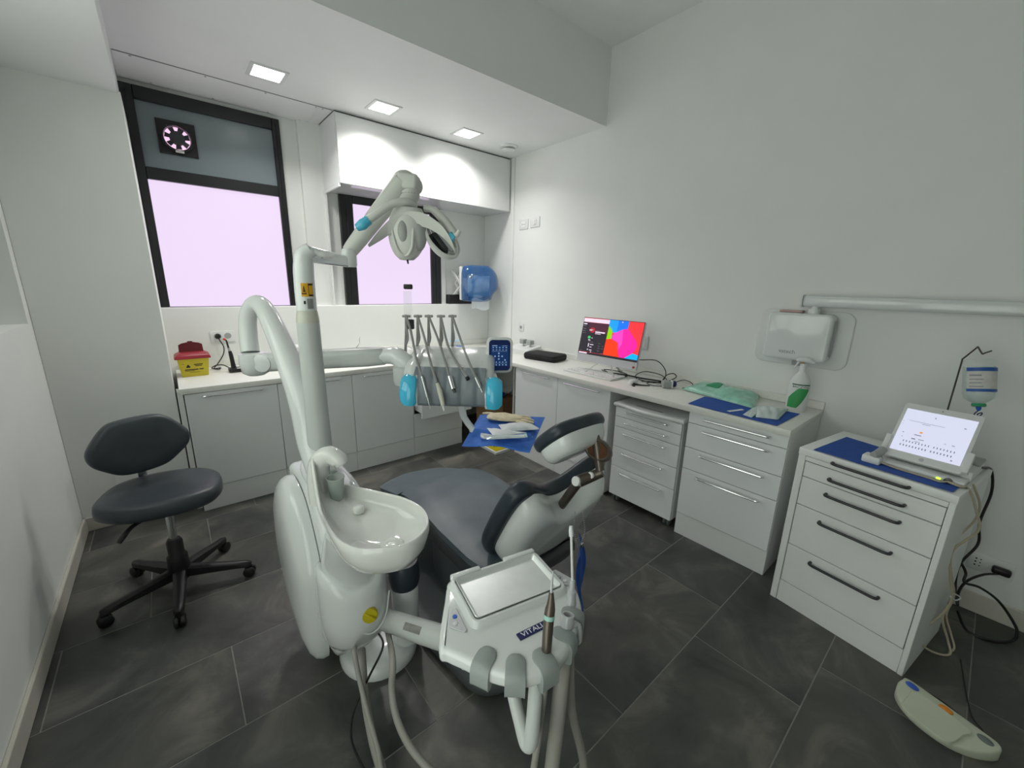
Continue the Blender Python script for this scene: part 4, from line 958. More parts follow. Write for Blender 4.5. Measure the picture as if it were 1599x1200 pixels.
handpiece(4, 'thin steel syringe handpiece at the end beside the touch screen', [(719, 530, 1.92), (731, 563, 1.79), (744, 592, 1.762)], ([(743, 590, 1.762), (750, 606, 1.752)], [0.008, 0.0075]), 'steel', ([(750, 606, 1.762), (753, 613, 1.762)], [0.004, 0.002], 'chrome'))

# ------------------------------------------------------------------ assistant console
c0 = V((0.6155, 0.7237, 0)); MCn = frame(c0, (0.241, -0.051, 0), (0.031, 0.143, 0))
def Cl(x, y, z): return MCn @ V((x, y, z))
def pxl(u, v, z=0.8):
    p = MCn.inverted() @ px(u, v, z=z); return (p.x, p.y)
T('assistant_console', 'white assistant console with a recessed tray and grey instrument holders', 'dental unit', (0.61, 0.70, 0.70), world=True)
outl = [pxl(*q) for q in ((685, 1003), (694, 935), (704, 903), (752, 890), (775, 884), (822, 868), (850, 880), (893, 905), (909, 945), (900, 985), (872, 1030), (836, 1050), (800, 1053), (760, 1043), (722, 1025), (698, 1014))]
if sum(outl[i-1][0]*outl[i][1]-outl[i][0]*outl[i-1][1] for i in range(len(outl))) < 0: outl = outl[::-1]
bm = new(); slab(bm, closed(outl, 4), 0.753, 0.795, 0.014, M=MCn, seg=4); part('housing', bm, 'dental_white', sharp=60)
# lower bowl of the console
bm = new(); secs = []
lo = closed(outl, 4)
for f, z in ((0.86, 0.755), (0.78, 0.715), (0.62, 0.660), (0.42, 0.630)):
    secs.append([Cl(-0.05+(p[0]+0.05)*f, 0.0+p[1]*f, z) for p in lo])
loft(bm, secs); part('lower_housing', bm, 'dental_pole', sharp=60)
# raised surround of the tray
def rr_ring(w_, h_, r_, z): return [Cl(q[0], q[1], z) for q in rrect(w_, h_, r_, 5)]
bm = new()
secs = [rr_ring(0.300, 0.200, 0.03, 0.790), rr_ring(0.286, 0.186, 0.026, 0.799), rr_ring(0.276, 0.176, 0.022, 0.808), rr_ring(0.270, 0.170, 0.018, 0.810), rr_ring(0.258, 0.158, 0.012, 0.808), rr_ring(0.256, 0.156, 0.010, 0.797), rr_ring(0.1, 0.05, 0.01, 0.797)]
loft(bm, secs); part('tray_surround', bm, 'dental_white', sharp=60)
for (xa_, xb_) in ((-0.135, -0.045), (0.030, 0.135)):
    bm = new(); box(bm, xa_, xb_, 0.078, 0.096, 0.792, 0.816, 0.005, 2); bm.transform(MCn); part('rear_lip', bm, 'dental_white', sharp=60)
# button pads
def pad(pts, z, name, m, nbut):
    o = [pxl(u, v, z) for (u, v) in pts]
    if sum(o[i-1][0]*o[i][1]-o[i][0]*o[i-1][1] for i in range(len(o))) < 0: o = o[::-1]
    bm = new(); slab(bm, o, z, z+0.0025, 0.0008, M=MCn, seg=1); pd = part(name, bm, m)
    for (u, v, mm) in nbut:
        q = pxl(u, v, z+0.002); bm = new(); lathe(bm, [(0.0058, z+0.002), (0.0058, z+0.0042), (0.0048, z+0.005)], (0, 0, 0), seg=14); bm.transform(MCn @ Matrix.Translation((q[0], q[1], 0))); part('button', bm, mm, pd)
pad([(707, 952), (712, 951), (729, 986), (726, 989), (703, 981), (701, 976)], 0.796, 'key_pad', 'silver_plastic', [(710, 964, 'tip_blue'), (711, 975, 'plastic_white')])
pad([(864, 892), (868, 891), (893, 905), (889, 916), (880, 914)], 0.796, 'key_pad', 'silver_plastic', [(873, 902, 'plastic_grey'), (882, 908, 'plastic_white')])
# nameplate
lo_c = px(831, 985, z=0.797); lx_ = (px(848, 975.5, z=0.797)-px(812, 993.5, z=0.797)).normalized()
ML = frame(lo_c, lx_, UP.cross(lx_))
bm = rects_bm([(-0.0395, 0.0395, -0.0095, 0.0095)], ML, -0.002, 0.0012); npl = part('nameplate', bm, 'ink_navy')
bm = text_bm('VITALI', 0.0185, ML @ Matrix.Translation((0, 0, 0.0014)), sx=1.15); part('nameplate_text', bm, 'ink_white', npl)
# grey holders on the rim
rim_o = closed(outl, 8)
def cap(u, v, w_):
    q = V(pxl(u, v, 0.795)); n_ = len(rim_o)
    k = min(range(n_), key=lambda i: (V(rim_o[i])-q).length)
    t_ = (V(rim_o[(k+1) % n_])-V(rim_o[k-1])).normalized(); nn = V((t_.y, -t_.x))
    M_ = MCn @ frame((rim_o[k][0], rim_o[k][1], 0.795), (nn.y, -nn.x, 0), (nn.x, nn.y, 0))
    bm = new(); secs = []
    pr = [(-0.0524, 0.0), (-0.0515, 0.0035), (-0.049, 0.005), (-0.045, 0.0055), (-0.038, 0.0055), (-0.030, 0.0055), (-0.014, 0.0055), (-0.004, 0.003), (0.003, -0.003), (0.0065, -0.012), (0.0075, -0.022), (0.0075, -0.046), (0.004, -0.054), (-0.008, -0.058)]
    inn = [(-0.0523, -0.004), (-0.0513, -0.006), (-0.049, -0.008), (-0.044, -0.008), (-0.038, -0.008), (-0.030, -0.008), (-0.020, -0.008), (-0.015, -0.010), (-0.011, -0.014), (-0.010, -0.018), (-0.010, -0.024), (-0.010, -0.044), (-0.012, -0.048), (-0.016, -0.052)]
    for (yy, zz), (yi, zi) in zip(pr, inn):
        hw = w_*(math.sqrt(max(0.04, 1-(max(0, -yy-0.030)/0.0225)**2)) if yy < -0.030 else 1.0)*(1.0 if zz > -0.05 else 0.96)
        secs.append([M_ @ V((-hw, yy, zz-0.002)), M_ @ V((-hw*0.85, yy, zz)), M_ @ V((0, yy, zz)), M_ @ V((hw*0.85, yy, zz)), M_ @ V((hw, yy, zz-0.002)), M_ @ V((hw, yi, zi)), M_ @ V((-hw, yi, zi))])
    loft(bm, secs); return part('holder', bm, 'console_grey', sharp=55)
cap(752, 1042, 0.0225); cap(806, 1056, 0.0225); cap(860, 1042, 0.0225); cap(893, 1000, 0.019); cap(907, 960, 0.018)
# grab handle below
bm = new(); tube(bm, [D(799, 1052, 1.00), D(801, 1080, 0.99), D(813, 1130, 0.975), D(822, 1160, 0.965), D(829, 1158, 0.955), D(833, 1120, 0.945), D(838, 1055, 0.94)], [0.016, 0.016, 0.0165, 0.018, 0.018, 0.017, 0.017], seg=14, sub=6); part('grab_handle', bm, 'dental_pole', sharp=60)
# support arm from the unit
sa0 = V((0.495, 1.345, 0.290)); sa1 = D(712, 1004, 1.42); sa2 = Cl(-0.02, 0.02, 0.64)
bm = new(); tube(bm, [sa0, sa0.lerp(sa1, 0.5), sa1, sa1.lerp(sa2, 0.25)+V((0.02, -0.05, -0.03)), sa2], [0.040, 0.042, 0.042, 0.040, 0.035], seg=18, sub=5); sa_ = part('support_arm', bm, 'dental_pole', sharp=60)
# rating label on the arm
lp = sa0.lerp(sa1, 0.52); dv = (sa1-sa0).normalized(); tov = (V((0, 0, CAM_H))-lp); tov = (tov-dv*tov.dot(dv)).normalized()
bm = new(); secs = []
for k in range(5):
    a = -0.30+0.60*k/4; n_ = (tov*math.cos(a)+dv.cross(tov)*math.sin(a))
    secs.append([lp-dv*0.042+n_*0.0415, lp+dv*0.042+n_*0.0415, lp+dv*0.042+n_*0.0435, lp-dv*0.042+n_*0.0435])
loft(bm, secs); part('rating_label', bm, 'sticker_silver', sa_)

# steel tray lying in the console
T('steel_tray', 'shallow rectangular stainless steel tray set into the assistant console', 'tray', tuple(Cl(0, 0, 0.799)), world=True)
bm = new(); loft(bm, [rr_ring(0.236, 0.136, 0.008, 0.7985), rr_ring(0.250, 0.150, 0.010, 0.809), rr_ring(0.254, 0.154, 0.010, 0.8115), rr_ring(0.252, 0.152, 0.010, 0.8125), rr_ring(0.246, 0.146, 0.009, 0.8100), rr_ring(0.232, 0.132, 0.007, 0.8005), rr_ring(0.05, 0.02, 0.005, 0.8005)]); part('pan', bm, mat('tray_steel', (0.86, 0.89, 0.88), 0.30, metal=0.6, var=0.02, scale=30), sharp=40)

# instruments standing in the console
hb = px(854, 1016, z=0.78); dpt = (hb-V((0, 0, CAM_H))).dot(_fw)-0.022
def I(u, v, dd=0.0): return D(u, v, dpt+dd)
T('air_water_syringe', 'dark brown handpiece with a teal ring standing in the console holder', 'handpiece', tuple(hb), world=True, group='instruments standing in the assistant console')
bm = new(); tube(bm, [I(852, 1040), I(854.5, 1000), I(857, 968), I(859, 952), I(860, 944), I(861, 926)], [0.0105, 0.0118, 0.0122, 0.0118, 0.0095, 0.0055], seg=18, sub=4); part('body', bm, 'bronze', sharp=60)
bm = new(); tube(bm, [I(857.2, 967), I(857.9, 960)], 0.0127, seg=18, sub=1); part('teal_ring', bm, 'pouch_edge')
bm = new(); tube(bm, [I(861, 927), I(862, 908), I(864, 892)], [0.0035, 0.0028, 0.0012], seg=10, sub=3); part('tip', bm, 'silver_plastic')
bm = new(); tube(bm, [D(852, 1038, dpt), D(851, 1062, dpt), D(845, 1120, 1.0), D(835, 1190, 1.02), V((0.50, 0.52, 0.16)), V((0.46, 0.60, 0.025)), V((0.40, 0.78, 0.02)), D(605, 1225, 1.25), D(590, 1170, 1.32), D(573, 1110, 1.38), D(560, 1055, 1.42), D(553, 1018, 1.44), V((0.372, 1.335, 0.235))], 0.0085, seg=10, sub=7); part('hose', bm, 'hose_grey')
hb2 = px(884, 985, z=0.785); dp2 = (hb2-V((0, 0, CAM_H))).dot(_fw)
T('suction_handpiece', 'short grey suction handpiece with an open socket in the console', 'handpiece', tuple(hb2), world=True)
s0_, s1_ = D(882, 998, dp2), D(887, 960, dp2); axs = (s1_-s0_).normalized(); Ls = (s1_-s0_).length
bm = new(); lathe(bm, [(0.015, -0.02), (0.0165, 0.0), (0.0170, Ls*0.85), (0.0160, Ls), (0.0110, Ls), (0.0100, Ls-0.020), (0.002, Ls-0.021)], s0_, axs, 22); part('body', bm, 'silver_plastic', sharp=50)
bm = new(); lathe(bm, [(0.0105, Ls-0.0195), (0.002, Ls-0.0185)], s0_, axs, 18); part('bore', bm, 'dark_plastic')
bm = new(); tube(bm, [s0_+axs*0.03+RH*0.014, s0_+axs*0.035+RH*0.030, s0_+axs*0.0+RH*0.036, s0_-axs*0.012+RH*0.034], [0.005, 0.006, 0.007, 0.004], seg=8, sub=4); part('lever', bm, 'plastic_grey')
bm = new(); tube(bm, [D(882, 1002, dp2), D(878, 1050, 0.98), D(872, 1110, 1.0), D(864, 1180, 1.03), V((0.56, 0.50, 0.18)), V((0.52, 0.58, 0.035)), V((0.44, 0.74, 0.03)), D(618, 1250, 1.24), D(592, 1190, 1.32), D(577, 1130, 1.40), D(568, 1070, 1.44), V((0.390, 1.315, 0.235))], [0.019, 0.019, 0.019, 0.019, 0.018, 0.017, 0.017, 0.016, 0.0155, 0.015, 0.015, 0.015], seg=12, sub=7); part('hose', bm, 'hose_grey')
hb3 = px(893, 950, z=0.785); dp3 = (hb3-V((0, 0, CAM_H))).dot(_fw)
T('saliva_ejector', 'grey saliva ejector with a long clear tube and white tip', 'suction tube', tuple(hb3), world=True)
E0, E1 = D(891, 962, dp3), D(893, 905, dp3)
bm = new(); tube(bm, [D(890, 968, dp3), D(892, 940, dp3), D(892.5, 938, dp3), D(893, 924, dp3), D(893.3, 922, dp3), D(894, 907, dp3)], [0.0135, 0.0135, 0.0120, 0.0115, 0.0075, 0.0068], seg=18, sub=1); part('body', bm, 'silver_plastic', sharp=40)
bm = new(); tube(bm, [D(894, 909, dp3), D(893, 870, dp3), D(892, 832, dp3)], 0.0034, seg=8, sub=3); part('tube', bm, 'plastic_white')
bm = new(); tube(bm, [D(892, 838, dp3), D(891.6, 830, dp3), D(891.5, 822, dp3)], [0.0058, 0.0060, 0.0045], seg=10, sub=1); part('tip', bm, 'ink_white')
bm = new(); tube(bm, [D(890, 972, dp3), D(890, 1035, 1.03), D(893, 1110, 1.08), D(910, 1210, 1.16), V((0.66, 0.56, 0.12)), V((0.62, 0.60, 0.03)), V((0.55, 0.76, 0.03)), D(700, 1225, 1.24), D(650, 1180, 1.28), D(622, 1130, 1.34), D(612, 1080, 1.39), D(613, 1030, 1.42), V((0.505, 1.345, 0.245))], 0.0115, seg=10, sub=7); part('hose', bm, 'hose_grey')

# the black cable of the unit
bm = new(); tube(bm, [V((0.47, 1.36, 0.235)), D(598, 1010, 1.44), D(575, 1060, 1.44), D(553, 1110, 1.42), D(548, 1150, 1.40), D(560, 1185, 1.33), D(585, 1225, 1.26), V((0.36, 0.86, 0.008)), V((0.42, 0.70, 0.007))], 0.0040, seg=8, sub=7)
S('power_cable', bm, 'cable_black', 'thin black cable curving down from the cuspidor to the floor', 'cable')

# cup on the cuspidor
cpb = V((0.383, 1.437, 0.822))
T('rinse_cup', 'translucent plastic rinse cup with green water under the filler', 'cup', tuple(cpb))
bm = new(); lathe(bm, [(0.020, 0.0), (0.0215, 0.002), (0.0305, 0.086), (0.0325, 0.088), (0.0320, 0.091), (0.0295, 0.0905), (0.0200, 0.004), (0.002, 0.004)], seg=28); part('wall', bm, 'cup_plastic', sharp=60)
bm = new(); lathe(bm, [(0.0197, 0.0045), (0.0225, 0.030), (0.001, 0.0305)], seg=24); part('water', bm, 'cup_water')

# patient bib with its ball chain over the headrest arm
T('patient_bib', 'blue patient bib hanging on a bead chain behind the backrest', 'bib', (1.06, 0.80, 0.5), world=True)
bm = new()
def bibf(s, t):
    top, bot = D(905, 850, 1.40), D(908, 945, 1.40)
    p = top.lerp(bot, t); wdt = 0.004+0.030*math.sin(PI*min(1, t*1.15+0.05))**0.8
    return p + RH*((s-0.45)*wdt*1.5) + FH*(0.12*(s-0.5)+0.012*math.sin(9*s+4*t))
sheet(bm, bibf, 8, 12, 0.0015); part('cloth', bm, 'blue_sheet')
bm = new()
for (pa, pb, pm) in ((D(898, 800, 1.42), D(903, 855, 1.40), D(896, 830, 1.40)), (D(910, 800, 1.42), D(906, 852, 1.40), D(913, 830, 1.40))):
    P_ = smooth_path([pa, pm, pb], 9)
    for p in P_: bmesh.ops.create_icosphere(bm, subdivisions=1, radius=0.0022, matrix=Matrix.Translation(p))
part('bead_chain', bm, 'steel', kind='stuff')
bm = new(); box(bm, -0.006, 0.006, -0.003, 0.003, -0.010, 0.010, 0.002, 1); bm.transform(Matrix.Translation(D(909, 852, 1.40))); part('clip', bm, 'steel')

# =================================================================== SMALLER THINGS
# ------------------------------------------------------------------ stool
T('operator_stool', 'dark grey upholstered operator stool on a black five star base', 'stool', (-0.14, 2.50, 0))
casters = [(-0.29, -0.085), (-0.018, -0.302), (0.292, -0.104), (0.206, 0.234), (-0.19, 0.278)]
bm = new(); lathe(bm, [(0.048, 0.075), (0.050, 0.12), (0.044, 0.17), (0.044, 0.20), (0.034, 0.215), (0.034, 0.285), (0.026, 0.30)], seg=20); part('hub', bm, 'black_plastic')
for (cx, cy) in casters:
    d = V((cx, cy, 0)); L_ = d.length; d.normalize(); n_ = V((-d.y, d.x, 0))
    bm = new(); secs = []
    for t, w_, z0, z1 in ((0.02, 0.030, 0.085, 0.140), (0.4, 0.026, 0.078, 0.120), (0.8, 0.022, 0.070, 0.100), (0.96, 0.021, 0.064, 0.094), (1.03, 0.012, 0.066, 0.086)):
        p = d*(L_*t); secs.append([p+n_*w_+V((0, 0, z0)), p+n_*w_*0.9+V((0, 0, z1-0.008)), p+n_*w_*0.4+V((0, 0, z1)), p-n_*w_*0.4+V((0, 0, z1)), p-n_*w_*0.9+V((0, 0, z1-0.008)), p-n_*w_+V((0, 0, z0))])
    loft(bm, secs); lg = part('leg', bm, 'black_plastic')
    for s in (-1, 1):
        bm = new(); lathe(bm, [(0.022, -0.002), (0.0285, 0.004), (0.0285, 0.016), (0.022, 0.021)], d*(L_*0.99)+n_*s*0.003+V((0, 0, 0.0285)), n_*s, 18); part('caster_wheel', bm, 'black_plastic', lg)
    bm = new(); box(bm, -0.016, 0.016, -0.010, 0.010, 0.03, 0.072, 0.004, 1); bm.transform(Matrix.Translation(d*(L_*0.985))); part('caster_fork', bm, 'black_plastic', lg)
bm = new(); cyl(bm, (0, 0, 0.28), (0, 0, 0.50), 0.0165, seg=18); part('gas_lift', bm, 'steel')
bm = new(); box(bm, -0.09, 0.09, -0.08, 0.10, 0.478, 0.500, 0.006, 1); part('seat_plate', bm, 'black_plastic')
seat = closed([(0.245, -0.03), (0.21, -0.135), (0.08, -0.195), (-0.09, -0.20), (-0.22, -0.13), (-0.248, 0.0), (-0.215, 0.14), (-0.09, 0.215), (0.09, 0.215), (0.21, 0.125)], 5)
bm = new(); secs = []
for f, z in ((0.80, 0.500), (0.94, 0.502), (1.0, 0.518), (1.0, 0.546), (0.985, 0.566), (0.94, 0.578), (0.80, 0.582), (0.5, 0.577), (0.1, 0.575)):
    secs.append([V((-0.012+p[0]*f, 0.03+p[1]*f, z)) for p in seat])
rot = Matrix.Rotation(math.radians(-14), 4, 'Z')
loft(bm, secs); bm.transform(rot); part('seat', bm, 'stool_leather', sharp=60)
bm = new(); tube(bm, [V((-0.06, -0.06, 0.487)), V((-0.125, -0.115, 0.478)), V((-0.155, -0.155, 0.462)), V((-0.172, -0.175, 0.445))], [0.008, 0.009, 0.012, 0.010], seg=10, sub=4); part('height_lever', bm, 'black_plastic')
# back support: steel strip and a wing shaped cushion
bdir = V((-0.10, 0.30, 0)).normalized(); bx = V((bdir.y, -bdir.x, 0))
bm = new(); tube(bm, [bdir*0.10+V((0, 0, 0.490)), bdir*0.235+V((0, 0, 0.492)), bdir*0.265+V((0, 0, 0.53)), bdir*0.262+V((0, 0, 0.66))], 0.018, seg=8, sub=4, flat=0.35, up=bdir); part('back_strip', bm, 'steel')
MB_ = frame(bdir*0.225+V((0, 0, 0.760)), bx, UP)
wing = closed([(0.0, -0.140), (0.09, -0.128), (0.155, -0.080), (0.195, -0.035), (0.205, 0.015), (0.185, 0.060), (0.125, 0.130), (0.065, 0.150), (-0.065, 0.150), (-0.125, 0.130), (-0.185, 0.060), (-0.205, 0.015), (-0.195, -0.035), (-0.155, -0.080), (-0.09, -0.128)], 5)
bm = new(); secs = []
for f, z in ((0.85, -0.030), (0.97, -0.026), (1.0, -0.010), (1.0, 0.012), (0.97, 0.028), (0.88, 0.038), (0.6, 0.040), (0.1, 0.038)):
    secs.append([MB_ @ V((p[0]*f, p[1]*f, z-0.9*(p[0]*f)**2*0+0.75*(p[0]*f)**2)) for p in wing])
loft(bm, secs); part('backrest', bm, 'stool_leather', sharp=60)

# ------------------------------------------------------------------ things on the window wall worktop
T('sharps_box', 'yellow sharps box with an open red lid on the worktop', 'container', (0.088, 3.78, 0.9005))
def trect(w_, d_, z, y0=0.0): return [V((-w_/2, y0-d_/2, z)), V((w_/2, y0-d_/2, z)), V((w_/2, y0+d_/2, z)), V((-w_/2, y0+d_/2, z))]
bm = new(); loft(bm, [trect(0.155, 0.14, 0.0), trect(0.185, 0.165, 0.135)]); bd = part('box', bm, 'sharps_yellow')
bm = new(); loft(bm, [trect(0.205, 0.185, 0.132), trect(0.212, 0.192, 0.138), trect(0.205, 0.185, 0.150), trect(0.150, 0.130, 0.170), trect(0.140, 0.120, 0.172)]); part('rim', bm, 'sharps_red')
lid = [(-0.072, 0.0), (0.072, 0.0), (0.070, 0.055), (0.05, 0.066), (0.015, 0.073), (0.014, 0.080), (-0.014, 0.080), (-0.015, 0.073), (-0.05, 0.066), (-0.070, 0.055)]
bm = new(); slab(bm, lid, -0.004, 0.004, 0.0, M=frame((0, 0.02, 0.168), (1, 0, 0), (0, 0.12, 1))); part('lid', bm, 'sharps_dark_red')
MF = frame((0, -0.076, 0.068), (1, 0, 0), (0, -0.0125, 0.135))
prt = [(0.0, 0.052, 0.018, 0.024), (0.006, 0.046, 0.008, 0.013), (-0.056, 0.022, -0.020, -0.013), (-0.056, 0.0, -0.028, -0.025), (0.028, 0.054, -0.015, -0.011), (0.03, 0.05, -0.021, -0.018), (-0.03, 0.03, -0.038, -0.036), (-0.066, -0.056, 0.026, 0.028)]
bm = rects_bm(prt, MF, -0.001, 0.0012); part('printed_lines', bm, 'ink_black', bd)
bm = new()
for a in range(3):
    b2 = new(); lathe(b2, [(0.0065, -0.001), (0.0065, 0.0012)], (-0.034+0.0065*math.cos(PI/2+2*PI*a/3), 0.008+0.0065*math.sin(PI/2+2*PI*a/3), 0), seg=10); b2.transform(MF); m_ = bpy.data.meshes.new('q'); b2.to_mesh(m_); bm.from_mesh(m_); b2.free(); bpy.data.meshes.remove(m_)
part('biohazard_mark', bm, 'ink_black', bd)

T('curing_light', 'black curing light standing in its charger base', 'curing light', (0.345, 3.74, 0.9005))
bm = new(); slab(bm, rrect(0.105, 0.10, 0.018), 0.0, 0.030, 0.010); part('charger', bm, 'black_plastic')
bm = new(); box(bm, 0.0, 0.040, -0.048, -0.020, 0.029, 0.0315); part('label', bm, 'silver_plastic')
bm = new(); tube(bm, [V((-0.015, 0.01, 0.02)), V((-0.018, 0.012, 0.07)), V((-0.022, 0.015, 0.13)), V((-0.026, 0.018, 0.160))], [0.018, 0.015, 0.014, 0.011], seg=14, sub=4); part('handle', bm, 'black_plastic', sharp=60)
bm = new(); tube(bm, [V((-0.026, 0.018, 0.156)), V((-0.030, 0.020, 0.185))], [0.0095, 0.008], seg=12, sub=1); part('collar', bm, 'plastic_grey')
bm = new(); tube(bm, [V((-0.030, 0.020, 0.183)), V((-0.034, 0.022, 0.215)), V((-0.038, 0.022, 0.242)), V((-0.048, 0.020, 0.252))], [0.0065, 0.006, 0.0055, 0.005], seg=10, sub=4); part('light_guide', bm, 'black_plastic')
bm = new(); tube(bm, [V((-0.046, 0.020, 0.249)), V((-0.054, 0.018, 0.258))], [0.009, 0.009], seg=10, sub=1); part('shield', bm, mat('orange_red', (0.62, 0.05, 0.01), 0.35, var=0.05))
bm = new(); tube(bm, [(0.278, 4.035, 1.146), (0.285, 4.02, 1.115), (0.305, 4.02, 1.06), (0.295, 4.02, 1.0), (0.250, 3.99, 0.935), (0.215, 3.93, 0.906), (0.255, 3.90, 0.912), (0.235, 3.86, 0.908), (0.200, 3.90, 0.915), (0.230, 3.95, 0.925), (0.275, 3.92, 0.930), (0.31, 3.86, 0.912), (0.335, 3.79, 0.912)], 0.0042, seg=7, sub=6)
CTX.M = Matrix.Identity(4); part('cord', bm, 'cable_black')
T('mains_plug', 'round black plug in the double socket under the tall window', 'plug', (0.278, YS-0.010, 1.146), M=BW(0.278, 1.146))
bm = new(); lathe(bm, [(0.020, 0.010), (0.021, 0.024), (0.015, 0.034), (0.006, 0.036)], seg=20); part('body', bm, 'black_plastic')
# sink and tap
T('sink', 'stainless steel sink let into the worktop behind the delivery arm', 'sink', (1.35, 3.60, 0.900))
bm = new(); secs = []
for (w_, d_, z) in ((0.47, 0.40, 0.0004), (0.47, 0.40, 0.004), (0.44, 0.37, 0.005), (0.42, 0.35, 0.002)): secs.append([V((q[0], q[1], z)) for q in rrect(w_, d_, 0.06, 6)])
loft(bm, secs, True, False); part('rim', bm, 'steel')
bm = new(); secs = []
for (w_, d_, z) in ((0.42, 0.35, 0.0024), (0.30, 0.22, 0.0014), (0.05, 0.05, 0.0010)): secs.append([V((q[0], q[1], z)) for q in rrect(w_, d_, 0.02 if w_ < .1 else 0.05, 6)])
loft(bm, secs); part('bowl', bm, 'steel', sharp=70)
T('tap', 'small chrome lever tap on the worktop under the second window', 'tap', (1.30, 3.93, 0.9005))
bm = new(); lathe(bm, [(0.026, 0.0), (0.026, 0.012), (0.020, 0.02), (0.020, 0.055), (0.014, 0.065)], seg=18); part('base', bm, 'chrome')
bm = new(); tube(bm, [V((0.0, 0, 0.055)), V((0.045, 0, 0.085)), V((0.075, 0, 0.125)), V((0.078, 0, 0.165)), V((0.085, 0, 0.185))], [0.008, 0.0055, 0.005, 0.005, 0.006], seg=10, sub=4); part('lever', bm, 'chrome')
bm = new(); tube(bm, [V((0, 0, 0.045)), V((0.01, -0.07, 0.075)), V((0.015, -0.14, 0.070)), V((0.015, -0.15, 0.052))], 0.009, seg=10, sub=4); part('spout', bm, 'chrome')
T('instrument_rack', 'low white rack with steel instruments on the worktop behind the whip arms', 'rack', (1.94, 3.80, 0.9005))
bm = new(); box(bm, -0.14, 0.14, -0.07, 0.07, 0.0, 0.055, 0.008, 2); part('block', bm, 'plastic_white')
for k in range(6):
    bm = new(); x_ = -0.10+0.04*k; tube(bm, [V((x_, -0.05, 0.060+0.004*(k % 2))), V((x_+0.01, 0.06, 0.066))], 0.0045, seg=8, sub=1); part('instrument', bm, 'steel')
bm = new(); box(bm, 2.335, 2.400, 3.655, 3.715, 0.9005, 0.952, 0.006, 2); S('blue_box', bm, 'tip_blue', 'small bright blue box on the worktop beside the touch screen', 'box')
bm = new(); tube(bm, [V((2.18, 3.84, 0.913)), V((2.235, 3.86, 0.913))], 0.0125, seg=12, sub=1); S('blue_marker', bm, 'tip_blue', 'short blue marker lying near the bright blue box', 'marker')
bm = new(); sheet(bm, lambda s, t: (2.42+0.16*s, 3.93+0.09*t, 0.962+0.02*s*(1-s)), 4, 4, 0.002); S('mask', bm, 'paper_blue', 'pale blue mask on the worktop under the towel dispenser', 'mask')
T('white_case', 'white wedge topped case on the worktop behind the operating light pole', 'case', (0.86, 3.84, 0.9005))
bm = new(); loft(bm, [[V((-0.14, y_, 0)), V((0.17, y_, 0)), V((0.17, y_, 0.095)), V((0.02, y_, 0.15)), V((-0.14, y_, 0.155))] for y_ in (-0.09, 0.09)]); part('shell', bm, 'plastic_white')
bm = new(); box(bm, -0.142, 0.172, -0.092, 0.092, 0.052, 0.055); part('seam', bm, 'plastic_grey')

# ------------------------------------------------------------------ paper towel dispenser by the second window
dc = px(748, 443, dep=4.55)
T('towel_dispenser', 'blue see through paper towel dispenser beside the second window', 'dispenser', tuple(dc-V((0, 0, 0.20))), M=frame(dc, RH, UP))
co = [(-0.165, -0.195), (0.10, -0.195), (0.155, -0.12), (0.205, -0.06), (0.215, 0.02), (0.195, 0.10), (0.145, 0.165), (0.07, 0.192), (-0.13, 0.192), (-0.185, 0.15), (-0.195, 0.0), (-0.19, -0.15)]
co = closed(co, 3)
bm = new(); secs = []
for f, z in ((1.0, -0.12), (1.0, 0.05), (0.97, 0.085), (0.90, 0.105), (0.5, 0.110), (0.1, 0.110)): secs.append([V((0.01+(p[0]-0.01)*f, p[1]*f, z)) for p in co])
loft(bm, secs, True, True); cv = part('cover', bm, 'disp_blue', label='translucent blue cover', sharp=50)
bm = new(); box(bm, -0.215, -0.180, -0.185, 0.180, -0.13, 0.06, 0.012, 2); part('base', bm, 'plastic_white')
bm = new(); lathe(bm, [(0.115, 0.0), (0.115, 0.24), (0.03, 0.24)], (-0.12, -0.03, -0.03), (1, 0, 0), 30); part('paper_roll', bm, 'paper_blue')
bm = new(); sheet(bm, lambda s, t: (-0.08+0.20*s, -0.17-0.115*t+0.012*math.sin(7*s), 0.03+0.006*math.sin(5*t+3*s)), 8, 5, 0.003); part('paper_end', bm, 'paper_white')
for s in (-1, 1):
    bm = new(); lathe(bm, [(0.012, 0.0), (0.012, 0.008), (0.006, 0.011)], (-0.075+0.012*s, 0.075+0.012*s, 0.105), seg=12); part('lock', bm, 'chrome')
for s in (-1, 1):
    bm = new(); tube(bm, [V((-0.20, -0.02, 0.0)), V((-0.32, s*0.15-0.01, -0.10))], 0.014, seg=4, sub=1); part('bracket_bar', bm, 'plastic_white')
    bm = new(); tube(bm, [V((-0.20, s*0.14, -0.06)), V((-0.25, s*0.05, -0.09)), V((-0.28, 0.0, -0.10))], 0.012, seg=6, sub=1); part('bracket_strut', bm, 'plastic_white')
bm = new(); box(bm, 2.47, 2.80, 4.062, 4.128, ZS+0.0005, ZS+0.105, 0.004, 1); S('black_box', bm, 'black_plastic', 'black box on the window sill under the towel dispenser', 'box')
bm = new(); box(bm, 2.815, 2.98, 4.065, 4.125, ZS+0.0005, ZS+0.03, 0.004, 1); S('grey_box', bm, 'pedal_grey', 'low grey box on the sill in the corner behind the towel dispenser', 'box')

